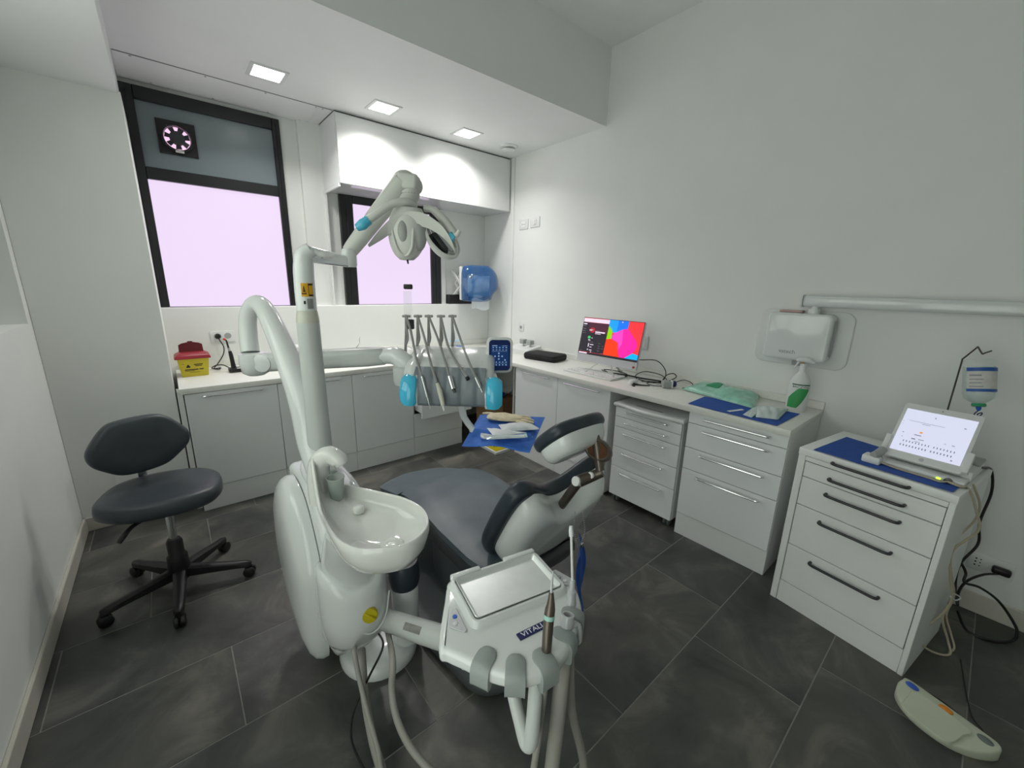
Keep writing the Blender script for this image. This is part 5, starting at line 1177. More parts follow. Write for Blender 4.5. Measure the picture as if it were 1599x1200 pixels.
# ------------------------------------------------------------------ open corner below the worktop
bm = new(); slab(bm, [(-0.17, 0.0), (0.17, 0.0), (0.17, 0.40), (-0.17, 0.40)], -0.004, 0.004, 0.0, M=frame((2.60, 3.42, 0.0085), (1, -0.12, 0), (0, 0.10, 1)))
T('cardboard_sheet', 'brown cardboard panel with a hand hole leaning in the open corner', 'cardboard', (2.50, 3.42, 0), world=True)
bm2 = bm; part('panel', bm2, 'cardboard')
bm = new(); slab(bm, rrect(0.075, 0.026, 0.012, 4, -0.01, 0.30), -0.0055, -0.0035, 0.0, M=frame((2.60, 3.42, 0.0085), (1, -0.12, 0), (0, 0.10, 1)))
bmesh.ops.translate(bm, verts=bm.verts, vec=(0, 0, 0)); hh_ = bm
part('hand_hole', hh_, 'ink_black')
bm = new(); slab(bm, rrect(0.075, 0.026, 0.012, 4, -0.01, 0.30), 0.0035, 0.0055, 0.0, M=frame((2.60, 3.42, 0.0085), (1, -0.12, 0), (0, 0.10, 1))); part('hand_hole', bm, 'ink_black')
T('cardboard_box', 'dark brown open cardboard box filled with paper in the open corner', 'box', (2.86, 3.60, 0))
bm = new(); box(bm, -0.13, 0.13, -0.16, 0.16, 0.0, 0.34); part('carton', bm, 'cardboard_dark')
for k in range(5):
    bm = new(); a_ = 0.3*k; sheet(bm, lambda s, t: (-0.11+0.045*k+0.05*s, -0.12+0.20*t+0.03*s, 0.36+0.03*math.sin(3*s+2*t+k)+0.015*k*(1-t)), 4, 4, 0.004); part('paper', bm, 'paper_white')
bm = new(); ball(bm, (-0.03, -0.10, 0.375), 0.03); part('blue_wad', bm, 'label_blue')
bm = new(); cyl(bm, (2.655, 3.10, 0.0), (2.655, 3.10, 0.862), 0.012, seg=12); S('support_post', bm, 'plastic_white', 'thin white support post under the worktop in the open corner', 'post')
T('flat_box', 'flat white box with a yellow printed lid on the floor by the open corner', 'box', (2.37, 3.03, 0), rz=0.0)
bm = new(); box(bm, -0.13, 0.045, -0.17, 0.17, 0.0, 0.030, 0.003, 1); part('tray', bm, 'plastic_white')
bm = new(); box(bm, -0.118, 0.034, -0.155, 0.155, 0.030, 0.034); part('lid', bm, 'knob_yellow')
bm = text_bm('TA', 0.05, frame((-0.04, -0.05, 0.0345), (0.6, 0.8, 0), (-0.8, 0.6, 0))); part('lid_print', bm, 'ink_black')

# ------------------------------------------------------------------ drape, glove and pouches on the instrument tray
TZ = 0.905
T('instrument_tray', 'white instrument tray on the delivery arm hidden under the blue drape', 'tray', (1.19, 1.44, 0.89), M=frame((1.185, 1.445, 0.880), (0.77, -0.64, 0), (0.64, 0.77, 0)))
bm = new(); slab(bm, rrect(0.26, 0.17, 0.03, 4, 0.01, 0.045), 0.0, 0.012, 0.004); part('plate', bm, 'dental_white')
bm = new(); cyl(bm, (-0.11, 0.10, -0.035), (-0.11, 0.10, 0.001), 0.022, seg=14); part('mount', bm, 'dental_white')
pA, pB, pC, pD = px(750, 648, z=0.918), px(851, 652, z=0.916), px(827, 707, z=0.870), px(721, 697, z=0.845)
def drape(s, t):
    p = pA.lerp(pB, s).lerp(pD.lerp(pC, s), t)
    bulge = 0.012*math.sin(PI*s)*(t**2)+0.016*math.sin(PI*t)*math.sin(PI*s)
    edge = -0.004*math.sin(9*s)*t*t
    flat_ = max(p.z+bulge+edge, 0.0)
    core = (0.08 < s < 0.92) and (t < 0.72)
    if core: flat_ = max(flat_, 0.9045)
    return V((p.x, p.y, flat_))
bm = new(); sheet(bm, drape, 22, 22, 0.0015); S('tray_drape', bm, 'blue_drape', 'blue disposable drape spread over the instrument tray', 'drape', sharp=80)
def on(u, v, dz=0.0): return px(u, v, z=0.908+dz)
def pouch(name, label, quad, m, m2, z, th, cat='pouch', group=None, seed=0, amp=0.006):
    """wrapped sterile pouch: crumpled pillow between four photo corners laid at height z"""
    rnd = random.Random(seed); q = [px(u, v, z=z) for (u, v) in quad]
    T(name, label, cat, tuple(sum(q, V((0, 0, 0)))/4), world=True, group=group)
    nx, ny = 16, 8; off = [rnd.uniform(0, 6) for _ in range(6)]
    def top(s, t):
        p = q[0].lerp(q[1], s).lerp(q[3].lerp(q[2], s), t); e = (math.sin(PI*s)*math.sin(PI*t))**0.45
        w_ = amp*(0.5+0.5*math.sin(9*s+off[0]+3*t)*math.cos(7*t+off[1]+4*s))+amp*0.5*math.sin(19*s+off[2]-8*t)
        return p + V((0, 0, 0.001+e*(th+w_)))
    bm = new(); sheet(bm, top, nx, ny, 0.0012); part('film', bm, m, sharp=50)
    def seam(s, t):
        p = q[0].lerp(q[1], s).lerp(q[3].lerp(q[2], s), t); return p+V((0, 0, 0.0004))
    bm = new(); sheet(bm, lambda s, t: q[0].lerp(q[3], t).lerp(q[1].lerp(q[2], t), 0.93+0.07*s)+V((0, 0, 0.0045)), 2, 6, 0.0012); part('sealed_end', bm, m2)
pouch('sterile_pouch', 'long pale sterile pouch with green ends on the blue tray drape', [(755, 681), (822, 679), (824, 684), (760, 687)], 'pouch_film', 'pouch_edge', 0.914, 0.005, seed=1, amp=0.002)
pouch('sterile_pouch', 'sterile pouch with a pink mark on the blue tray drape', [(760, 669), (776, 672), (822, 677), (770, 681)], 'paper_white', 'pouch_film', 0.914, 0.007, seed=2, amp=0.003)
pouch('sterile_pouch', 'crumpled white sterile pouch beside the latex glove', [(778, 664), (828, 662), (842, 671), (786, 675)], 'paper_white', 'paper_white', 0.916, 0.014, seed=3, amp=0.007)
# latex glove: palm, five fingers, cuff
T('latex_glove', 'crumpled cream latex glove on the blue tray drape', 'glove', tuple(on(795, 655)), world=True)
bm = new()
g0, g1 = px(772, 651, z=0.926), px(812, 655, z=0.928)
def gsec(p, w_, h_, n_=14):
    d = (g1-g0).normalized(); side = UP.cross(d)
    return [p+side*(w_*math.cos(2*PI*k/n_))+UP*(h_*math.sin(2*PI*k/n_)*(1.0 if math.sin(2*PI*k/n_) > 0 else 0.55)+0.003*math.sin(3*k+p.x*90)) for k in range(n_)]
L0 = (g1-g0)
loft(bm, [gsec(g0-L0*0.25, 0.026, 0.006), gsec(g0-L0*0.18, 0.038, 0.012), gsec(g0, 0.048, 0.017), gsec(g0+L0*0.35, 0.052, 0.020), gsec(g0+L0*0.7, 0.050, 0.018), gsec(g0+L0*1.0, 0.044, 0.014), gsec(g0+L0*1.08, 0.03, 0.008)])
part('palm', bm, 'latex', sharp=60)
sd = UP.cross(L0.normalized())
for k, (o_, ln) in enumerate(((-0.038, 0.070), (-0.014, 0.085), (0.010, 0.078), (0.034, 0.055))):
    b_ = g0+L0*0.95+sd*o_; bm = new(); tube(bm, [b_, b_+L0.normalized()*ln*0.5+sd*o_*0.3+V((0, 0, 0.001)), b_+L0.normalized()*ln+sd*o_*0.35-V((0, 0, 0.005))], [0.012, 0.011, 0.006], seg=9, sub=4, flat=0.7); part('finger', bm, 'latex', sharp=60)
bm = new(); tube(bm, [g0+sd*0.03, g0-L0.normalized()*0.05+sd*0.055-V((0, 0, 0.004)), g0-L0.normalized()*0.085+sd*0.05-V((0, 0, 0.006))], [0.014, 0.012, 0.008], seg=9, sub=4, flat=0.7); part('thumb', bm, 'latex', sharp=60)

# ------------------------------------------------------------------ computer on the right worktop
mo = V((2.660, 1.985, 0.992)); mex = V((0.024, -0.576, 0)).normalized(); mey = V((0.078, 0.0, 0.368)).normalized()
MM = frame(mo, mex, mey); MWd, MHt = 0.576, 0.372
T('desktop_monitor', 'silver all in one computer showing a colourful wallpaper', 'monitor', (2.74, 1.985, 0.9005), world=True)
bm = new(); slab(bm, rrect(MWd, MHt, 0.004, 2, 0, MHt/2), -0.022, 0.0, 0.002, M=MM, seg=1); part('case', bm, 'silver_plastic')
s0x, s1x, s0y, s1y = -MWd/2+0.006, MWd/2-0.006, 0.066, MHt-0.005
bm = rects_bm([(s0x-0.004, s1x+0.004, s0y-0.004, s1y+0.004)], MM, 0.0, 0.0008); part('bezel', bm, 'ink_black')
def glow(n, c, e=0.42): return mat('pix_'+n, tuple(x*0.3 for x in c), 0.3, var=0.0, emit=c, estr=e)
for n, c in (('red', (1.0, 0.04, 0.05)), ('blue', (0.01, 0.19, 1.0)), ('sky', (0.01, 0.36, 0.95)), ('green', (0.26, 0.70, 0.0)), ('magenta', (1.0, 0.015, 0.38)), ('pink', (1.0, 0.06, 0.55)), ('orange', (1.0, 0.045, 0.004)), ('cyan', (0.0, 0.46, 0.95)), ('dark', (0.020, 0.017, 0.024)), ('wine', (0.075, 0.018, 0.035)), ('white', (0.85, 0.72, 0.86)), ('mint', (0.05, 0.55, 0.16)), ('crimson', (0.42, 0.02, 0.03)), ('dim', (0.20, 0.18, 0.20)), ('tablet', (0.66, 0.68, 0.84)), ('ink', (0.10, 0.10, 0.14)), ('amber', (0.85, 0.32, 0.05))): glow(n, c)
def scr(u, v): return (s0x+(s1x-s0x)*u, s1y-(s1y-s0y)*v)
def poly(name, pts, m, lay, MX_=None, f=scr, label=None):
    MX_ = MX_ or MM
    o = [f(*p) for p in pts]
    if sum(o[i-1][0]*o[i][1]-o[i][0]*o[i-1][1] for i in range(len(o))) < 0: o = o[::-1]
    z = 0.0008+0.0003*lay; bm = new(); loft(bm, [[MX_ @ V((p[0], p[1], z-0.0002)) for p in o], [MX_ @ V((p[0], p[1], z)) for p in o]]); return bm
bm = poly('', [(0, 0), (1, 0), (1, 1), (0, 1)], None, 1); scn = part('screen', bm, 'pix_red')
for nm, pts, m, lay in (('wallpaper_facet', [(.44, 0), (.60, 0), (.60, .31), (.55, .34), (.44, .14)], 'pix_sky', 2), ('wallpaper_facet', [(.60, 0), (.77, 0), (.765, .19), (.68, .23), (.60, .31)], 'pix_blue', 2),
    ('wallpaper_facet', [(.43, .12), (.53, .24), (.53, .50), (.43, .53)], 'pix_green', 2), ('wallpaper_facet', [(.43, .53), (.54, .50), (.66, .58), (.73, 1), (.43, 1)], 'pix_orange', 2),
    ('wallpaper_facet', [(.53, .44), (.56, .34), (.70, .22), (.72, .60), (.67, .80), (.645, .58), (.53, .50)], 'pix_pink', 2), ('wallpaper_facet', [(.70, .22), (.77, .19), (.93, .48), (.96, .62), (.93, .75), (.80, .95), (.72, .97), (.67, .80), (.72, .60)], 'pix_magenta', 2),
    ('wallpaper_facet', [(.77, 1), (.80, .95), (.91, .80), (1, .83), (1, 1)], 'pix_cyan', 2),
    ('app_window', [(0, .12), (.455, .12), (.445, .95), (0, .95)], 'pix_dark', 3), ('app_header', [(.11, .125), (.455, .125), (.452, .42), (.11, .34)], 'pix_wine', 4), ('title_bar', [(0, .01), (.455, .01), (.455, .115), (0, .115)], 'pix_white', 4),
    ('task_bar', [(0, .955), (1, .955), (1, 1), (0, 1)], 'pix_dark', 5), ('task_highlight', [(.01, .965), (.16, .965), (.16, 1), (.01, 1)], 'pix_white', 6)):
    part(nm, poly('', pts, None, lay), m, scn)
def disc(u, v, r, lay):
    return poly('', [(u+r*math.cos(2*PI*k/18)*0.62, v+r*math.sin(2*PI*k/18)) for k in range(18)], None, lay)
part('avatar', disc(.185, .33, .075, 5), 'pix_crimson', scn); part('play_button', disc(.15, .535, .042, 5), 'pix_mint', scn)
bm = new()
def addrect(bm, u0, u1, v0, v1, lay, MX_=None, f=scr):
    b2 = poly('', [(u0, v0), (u1, v0), (u1, v1), (u0, v1)], None, lay, MX_, f); m_ = bpy.data.meshes.new('q'); b2.to_mesh(m_); bm.from_mesh(m_); b2.free(); bpy.data.meshes.remove(m_)
for r in ((.01, .07, .155, .185), (.24, .41, .355, .39), (.24, .34, .41, .425), (.19, .215, .54, .555), (.14, .18, .60, .62), (.155, .17, .70, .80), (.19, .25, .72, .74), (.19, .225, .79, .81), (.15, .17, .86, .89), (.19, .235, .875, .895), (.13, .18, .33, .345), (.14, .20, .315, .325), (.215, .235, .925, .945), (.66, .675, .02, .05)): addrect(bm, *r, 6)
part('screen_lettering', bm, 'pix_white', scn, kind='stuff')
bm = new()
for r in ((.01, .06, .22, .235), (.01, .065, .30, .315), (.01, .06, .36, .375), (.015, .07, .42, .43), (.33, .37, .67, .68), (.33, .37, .74, .75), (.33, .37, .80, .81), (.33, .37, .87, .88), (.40, .43, .73, .74), (.40, .43, .80, .81), (.40, .43, .93, .94), (.02, .06, .91, .92), (.08, .14, .945, .95), (.15, .19, .65, .66), (.19, .24, .655, .665), (.24, .32, .33, .34)): addrect(bm, *r, 6)
part('screen_small_lettering', bm, 'pix_dim', scn, kind='stuff')
bm = rects_bm([(MWd/2-0.034, MWd/2-0.014, 0.014, 0.030)], MM, 0.0, 0.0008); part('badge', bm, 'sharps_red')
bm = rects_bm([(MWd/2-0.026, MWd/2-0.020, 0.046, 0.052)], MM, 0.0, 0.0008); part('sensor_mark', bm, 'ink_grey')
base_c = MM @ V((0, 0.06, -0.022))
for s in (-1, 1):
    bm = new(); tube(bm, [MM @ V((s*0.05, 0.02, -0.012)), MM @ V((s*0.14, -0.084, 0.045))], 0.0042, seg=8, sub=1); part('front_leg', bm, 'steel')
bm = new(); tube(bm, [MM @ V((0, 0.14, -0.020)), V((2.86, 1.99, 0.94)), V((2.92, 1.99, 0.9065))], 0.010, seg=8, sub=3); part('rear_leg', bm, 'steel')

k0, k1, k2, k3 = [px(u, v, z=0.905) for (u, v) in ((895.6, 572), (884, 580), (956.5, 598), (973.5, 588))]
kc_ = (k0+k1+k2+k3)/4; kex = ((k2-k1)+(k3-k0)).normalized(); MKb = frame((kc_.x, kc_.y, 0.9005), kex, UP.cross(kex))
T('keyboard', 'white wired keyboard lying in front of the monitor', 'keyboard', (kc_.x, kc_.y, 0.9005), M=MKb)
KW, KD = 0.50, 0.19
bm = new(); slab(bm, rrect(KW, KD, 0.010, 3), 0.0, 0.014, 0.004); part('base', bm, 'plastic_white')
kb_mesh = None
for r_ in range(5):
    for c_ in range(15):
        if r_ == 0 and 3 < c_ < 9 and c_ != 4: continue
        x_ = -KW/2+0.022+c_*0.0325; y_ = -KD/2+0.024+r_*0.034
        wk = 0.026
        bm = new(); box(bm, x_, x_+(wk if not (r_ == 0 and c_ == 4) else 0.15), y_, y_+0.026, 0.0135, 0.0205, 0.003, 1); part('key', bm, 'key_white')
mp = px(988, 600, z=0.9)
T('computer_mouse', 'white computer mouse beside the keyboard', 'mouse', (mp.x, mp.y, 0.9005), M=Matrix.Translation((mp.x, mp.y, 0.9005)) @ Matrix.Rotation(0.25, 4, 'Z'))
bm = new(); secs = []
for (f, z) in ((0.94, 0.0), (1.0, 0.006), (0.97, 0.018), (0.82, 0.028), (0.5, 0.034), (0.1, 0.0355)): secs.append([V((0.058*f*math.cos(2*PI*k/24), 0.032*f*math.sin(2*PI*k/24), z)) for k in range(24)])
loft(bm, secs); part('shell', bm, 'plastic_white', sharp=60)
bm = new(); lathe(bm, [(0.006, -0.003), (0.006, 0.003)], (0.03, 0, 0.028), (0, 1, 0), 12); part('wheel', bm, 'plastic_grey')
bm = new(); tube(bm, [V((2.585, 1.650, 0.912)), V((2.60, 1.61, 0.909)), V((2.66, 1.56, 0.905))], [0.010, 0.006, 0.004], seg=8, sub=4); bm_ = bm
tube(bm_, [V((2.585, 1.650, 0.910)), V((2.560, 1.640, 0.906)), V((2.548, 1.615, 0.9065))], [0.006, 0.006, 0.0055], seg=8, sub=3)
S('cable_clip', bm_, 'cable_black', 'black hooked clip lying beside the computer mouse', 'clip')
# camera like gadget with a tangle of cables
T('intraoral_camera', 'small clear and grey gadget with a dark blue cap on the worktop', 'gadget', (2.735, 1.455, 0.9005), rz=-0.75)
bm = new(); box(bm, -0.045, 0.02, -0.03, 0.03, 0.0, 0.052, 0.006, 2); part('housing', bm, 'plastic_grey')
bm = new(); box(bm, 0.012, 0.024, -0.033, 0.033, 0.002, 0.058, 0.003, 1); part('clear_face', bm, 'plastic_white')
bm = new(); lathe(bm, [(0.020, 0.0), (0.024, 0.008), (0.022, 0.026), (0.012, 0.032)], (0.024, 0, 0.030), (1, 0, 0), 20); part('cap', bm, 'ink_navy')
bm = new(); tube(bm, [V((-0.04, 0.02, 0.05)), V((0.0, 0.05, 0.085)), V((0.05, 0.06, 0.095)), V((0.06, 0.03, 0.075)), V((0.0, 0.0, 0.05))], 0.0035, seg=7, sub=6); part('strap', bm, 'cable_black')
def cable(label, pts, r=0.0035, m='cable_black', group='cables behind the monitor'):
    bm = new(); tube(bm, pts, r, seg=7, sub=7); return S('cable', bm, m, label, 'cable', group)
cable('looped black cable standing up beside the monitor edge', [V((2.78, 1.74, 1.06)), V((2.83, 1.62, 1.065)), V((2.85, 1.55, 0.99)), V((2.82, 1.56, 0.915)), V((2.76, 1.66, 0.905)), V((2.74, 1.74, 0.93)), V((2.80, 1.70, 0.97)), V((2.88, 1.60, 0.95)), V((2.86, 1.53, 0.907)), V((2.80, 1.60, 0.906)), V((2.74, 1.68, 0.906))])
cable('thick bundle of black cable behind the computer mouse', [V((2.78, 1.98, 0.908)), V((2.80, 1.86, 0.912)), V((2.82, 1.74, 0.908)), V((2.84, 1.62, 0.910)), V((2.86, 1.52, 0.909)), V((2.84, 1.46, 0.908))], 0.006)
cable('thin black cable ring in front of the blue capped gadget', [V((2.84, 1.50, 0.905)), V((2.80, 1.60, 0.906)), V((2.72, 1.62, 0.906)), V((2.68, 1.56, 0.906)), V((2.71, 1.50, 0.907)), V((2.78, 1.49, 0.906)), V((2.80, 1.55, 0.915)), V((2.74, 1.58, 0.912))], 0.003)
cable('black cable loop lying on the worktop under the monitor', [V((2.84, 2.14, 0.905)), V((2.78, 2.06, 0.906)), V((2.74, 1.94, 0.906)), V((2.78, 1.85, 0.907)), V((2.86, 1.90, 0.906)), V((2.88, 2.02, 0.910)), V((2.82, 2.10, 0.915)), V((2.76, 2.02, 0.914))], 0.0038)
cable('thin black cable arching behind the blue capped gadget', [V((2.76, 1.44, 0.93)), V((2.84, 1.40, 0.955)), V((2.90, 1.36, 0.93)), V((2.86, 1.34, 0.906)), V((2.80, 1.38, 0.905))], 0.003)
cable('thin white mouse cable', [V((2.67, 1.69, 0.910)), V((2.72, 1.70, 0.925)), V((2.76, 1.74, 0.907)), V((2.80, 1.80, 0.905))], 0.0025, 'plastic_white', None)

# black case, white device in the corner
cA, cB, cC = px(815, 560, z=0.9), px(865, 568, z=0.9), px(881, 561, z=0.9)
cex = (cB-cA); cw_ = cex.length; cex.normalize(); cm = cA+cex*cw_/2+UP.cross(cex)*0.13
T('soft_case', 'black padded zip case lying on the right worktop', 'case', (cm.x, cm.y, 0.9005), M=frame((cm.x, cm.y, 0.9005), cex, UP.cross(cex)))
bm = new(); slab(bm, rrect(cw_, 0.25, 0.04, 5), 0.0, 0.062, 0.020, seg=4); part('body', bm, 'cloth_black', sharp=60)
bm = new(); tube(bm, [V((q[0], q[1], 0.036)) for q in rrect(cw_+0.002, 0.252, 0.04, 5)]+[V((cw_/2+0.001, 0.08, 0.036))], 0.003, seg=6, sub=1); part('zip', bm, 'black_plastic')
T('sensor_box', 'white sloped device with two grey knobs in the corner behind the black case', 'device', (2.87, 3.22, 0.9005))
bm = new(); loft(bm, [[V((-0.10, y_, 0)), V((0.11, y_, 0)), V((0.11, y_, 0.085)), V((-0.10, y_, 0.045))] for y_ in (-0.17, 0.15)]); part('body', bm, 'plastic_white')
for k in range(2):
    y_ = 0.03-0.11*k
    bm = new(); cyl(bm, (0.03, y_, 0.065), (0.03, y_, 0.095), 0.010, seg=12); kn_ = part('knob_stem', bm, 'plastic_white')
    bm = new(); box(bm, 0.0, 0.06, y_-0.032, y_+0.032, 0.092, 0.142, 0.006, 2); part('knob', bm, 'plastic_grey')
T('handpiece_holder', 'small white and brown holder on the worktop beside the touch screen', 'holder', (2.62, 3.28, 0.9005))
bm = new(); tube(bm, [V((0, 0, 0.0)), V((0.03, 0.02, 0.06)), V((0.09, -0.02, 0.03))], [0.03, 0.022, 0.014], seg=10, sub=4); part('clip', bm, 'plastic_white')
bm = new(); tube(bm, [V((-0.04, 0.03, 0.002)), V((-0.03, 0.03, 0.09))], [0.022, 0.012], seg=10, sub=1); part('cone', bm, 'latex')

# ------------------------------------------------------------------ x ray unit on the right wall
T('xray_unit', 'white wall mounted dental x-ray unit with a rounded backing plate', 'x-ray unit', (XR-0.10, 0.77, 1.15), M=frame((XR, 0.768, 1.325), (0, -1, 0), (0, 0, 1)))
bm = new(); slab(bm, rrect(0.50, 0.345, 0.06, 8), 0.0, 0.016, 0.006, seg=3); part('backing_plate', bm, 'plastic_white', sharp=60)
bm = new(); slab(bm, rrect(0.335, 0.285, 0.030, 6, 0.0, 0.015), 0.016, 0.130, 0.016, seg=4); hd_ = part('generator_box', bm, 'dental_white', sharp=60)
bm = new(); box(bm, 0.166, 0.176, -0.09, 0.12, 0.05, 0.075, 0.003, 1); part('side_slot', bm, 'plastic_grey', hd_)
bm = text_bm('vatech', 0.034, Matrix.Translation((-0.03, -0.077, 0.1305))); part('lettering', bm, 'ink_grey', hd_)
bm = new(); cyl(bm, (0.055, 0.155, 0.07), (0.055, 0.185, 0.07), 0.032, seg=20); cyl(bm, (0.055, 0.18, 0.07), (0.055, 0.205, 0.07), 0.018, seg=16); part('swivel', bm, 'dental_white')
bm = new(); box(bm, -0.01, 1.10, 0.196, 0.262, 0.035, 0.095, 0.020, 4); part('scissor_arm', bm, 'dental_white', sharp=60)
bm = new(); box(bm, -0.016, -0.008, 0.192, 0.266, 0.031, 0.099, 0.003, 1); part('arm_end_cap', bm, 'dental_white')
bm = new(); box(bm, -0.12, 0.0, 0.158, 0.172, 0.03, 0.09, 0.004, 1); part('red_tag', bm, mat('tag_rose', (0.55, 0.38, 0.36), 0.5, var=0.1))
bm = new(); box(bm, -0.02, 0.02, -0.17, -0.128, 0.02, 0.035, 0.004, 1); part('plug', bm, 'plastic_grey'); 
bm = new(); box(bm, 0.03, 0.045, -0.165, -0.128, 0.02, 0.03, 0.003, 1); part('orange_lead', bm, 'warn_orange')

# ------------------------------------------------------------------ things at the end of the right worktop
bsA, bsB, bsC, bsD = [px(u, v, z=0.901) for (u, v) in ((1100, 620), (1074, 631), (1213, 666), (1249, 647))]
bm = new(); sheet(bm, lambda s, t: bsA.lerp(bsB, s).lerp(bsD.lerp(bsC, s), t)+V((0, 0, 0.0015+0.0015*abs(math.sin(6*t+s)))), 10, 16, 0.001); S('paper_sheet', bm, 'blue_sheet', 'blue paper sheet under the green pouch on the right worktop', 'sheet')
T('sterilization_pouch', 'large puffy green sterilization pouch by the splashback', 'pouch', (2.86, 1.12, 0.905), world=True)
q_ = [V((2.76, 1.36, 0.905)), V((2.985, 1.345, 0.915)), V((2.985, 0.93, 0.915)), V((2.66, 0.845, 0.906))]
def green(s, t):
    p = q_[0].lerp(q_[1], s).lerp(q_[3].lerp(q_[2], s), t); e = (math.sin(PI*s)*math.sin(PI*t))**0.4
    return p+V((0, 0, 0.002+e*(0.050+0.014*math.sin(7*t+2*s)*math.cos(6*s+t)+0.007*math.sin(17*t-9*s))))
bm = new(); sheet(bm, green, 18, 26, 0.0015); part('film', bm, 'pouch_green', sharp=60)
bm = new(); sheet(bm, lambda s, t: q_[0].lerp(q_[1], s).lerp(q_[3].lerp(q_[2], s), t)+V((0, 0, 0.001)), 6, 8, 0.001); part('paper_back', bm, 'paper_white')
bm = new(); sheet(bm, lambda s, t: green(0.30+0.30*s, 0.28+0.20*t)+V((0, 0, 0.004)), 3, 5, 0.001); part('window', bm, 'cap_green')
pouch('sterile_pouch', 'torn open clear sterile pouch in front of the spray bottle', [(1180, 634), (1231, 640), (1215, 656), (1180, 652)], 'pouch_film', 'pouch_edge', 0.9055, 0.016, seed=5, amp=0.010)
pouch('sterile_pouch', 'flat empty strip of sterile pouch on the blue sheet', [(1180, 634), (1188, 642), (1174, 653), (1160, 648)], 'pouch_film', 'pouch_edge', 0.9055, 0.004, seed=6, amp=0.003)
sA, sB = px(1137, 643, z=0.904), px(1160, 640, z=0.904)
bm = new(); sheet(bm, lambda s, t: sA.lerp(sB, s)+V((0.006, 0.012, 0))*(t-0.5)*1.6+V((0, 0, 0.001)), 4, 2, 0.001); S('paper_strip', bm, 'paper_white', 'narrow white paper strip on the blue sheet', 'strip')
# spray bottle
sb = V((2.868, 0.690, 0.9005))
T('spray_bottle', 'white trigger spray bottle with a green leaf label', 'spray bottle', tuple(sb), M=Matrix.Translation(sb) @ Matrix.Rotation(-1.34, 4, 'Z'))
# local: +y faces away, front of the label faces -x ... label built around the side that looks to the room
bm = new(); secs = []
for (z, a_, b_) in ((0.0, 0.050, 0.034), (0.006, 0.054, 0.037), (0.15, 0.053, 0.037), (0.185, 0.050, 0.036), (0.215, 0.038, 0.030), (0.235, 0.022, 0.020), (0.245, 0.0165, 0.0165), (0.265, 0.0165, 0.0165)):
    secs.append([V((a_*math.cos(2*PI*k/32), b_*math.sin(2*PI*k/32), z)) for k in range(32)])
loft(bm, secs); bt = part('bottle', bm, 'plastic_white', sharp=50)
def lab(bm, a0, a1, zf0, zf1, r=1.012, n=14, zz=None):
    rings = []
    for k in range(n+1):
        a = a0+(a1-a0)*k/n
        z0, z1 = (zf0, zf1) if zz is None else zz(k/n)
        c_, s_ = math.cos(a), math.sin(a)
        rings.append([V((0.0538*r*c_, 0.0372*r*s_, z0)), V((0.0538*r*c_, 0.0372*r*s_, z1)), V((0.0534*c_, 0.0370*s_, z1)), V((0.0534*c_, 0.0370*s_, z0))])
    loft(bm, rings)
FA = -PI/2
bm = new(); lab(bm, FA-0.95, FA+1.05, 0.022, 0.150, n=16, zz=lambda t: (0.022+0.105*max(0, (t-0.50)/0.50)**1.2, 0.080+0.064*min(1, t/0.45))); part('leaf_label', bm, 'spray_green', bt)
bm = new(); lab(bm, FA-0.75, FA+1.15, 0.163, 0.169); part('label_bar', bm, 'ink_green', bt)
tm = text_bm('BACZYNIS', 0.0180, Matrix.Identity(4), th=0.0002)
for v in tm.verts:
    x_, y_, z_ = v.co; a = FA+0.22+x_/0.047; v.co = V((0.0538*1.016*math.cos(a), 0.0372*1.016*math.sin(a), 0.152+y_))
part('label_text', tm, 'ink_green', bt)
bm = new(); lathe(bm, [(0.0185, 0.262), (0.0185, 0.284), (0.012, 0.290)], seg=20); part('neck_collar', bm, 'plastic_white')
bm = new(); tube(bm, [V((-0.040, 0, 0.306)), V((-0.015, 0, 0.314)), V((0.020, 0, 0.310)), V((0.050, 0, 0.300))], [0.010, 0.016, 0.016, 0.009], seg=12, sub=4); part('spray_head', bm, 'plastic_white', sharp=60)
bm = new(); tube(bm, [V((-0.026, 0, 0.300)), V((-0.036, 0, 0.275)), V((-0.046, 0, 0.255))], [0.006, 0.005, 0.004], seg=8, sub=3); part('trigger', bm, 'plastic_white')

# ------------------------------------------------------------------ things on the steel cart
CH = 0.8640
cA_, cB_, cC_, cD_ = [px(u, v, z=CH+0.002) for (u, v) in ((1270, 703), (1322, 683), (1520, 744), (1488, 770))]
bm = new(); sheet(bm, lambda s, t: cA_.lerp(cB_, s).lerp(cD_.lerp(cC_, s), t)+V((0, 0, 0.0012+0.002*abs(math.sin(8*t+2*s))*(1-s))), 10, 22, 0.001); S('paper_sheet', bm, 'blue_sheet', 'blue paper sheet on the steel cart under the tablet dock', 'sheet')
tBL, tBR = V((2.395, 0.205, 0.900)), V((2.367, -0.020, 0.900))
tex_ = (tBR-tBL).normalized(); tn = V((-tex_.y, tex_.x, 0)); tn = tn if tn.x > 0 else -tn
tey = tn*math.cos(math.radians(53))+UP*math.sin(math.radians(53)); TW, TH = (tBR-tBL).length+0.02, 0.275
MT = frame((tBL+tBR)/2+V((0, 0, 0.004)), tex_, tey)
T('implant_motor', 'white dental motor unit with a docking cradle on the blue sheet', 'device', (2.45, 0.09, CH+0.004), world=True)
Md = frame((tBL+tBR)/2, tex_, UP.cross(tex_) if UP.cross(tex_).x > 0 else -UP.cross(tex_))
Md.translation = V((2.381, 0.0925, 0.0))
def mdb(x0_, x1_, y0_, y1_, z0_, z1_, b=0.004): 
    bm = new(); box(bm, x0_, x1_, y0_, y1_, z0_, z1_, b, 2); bm.transform(Md); return bm
bm = mdb(-0.135, 0.150, 0.035, 0.245, CH+0.006, CH+0.050, 0.006); part('body', bm, 'plastic_white')
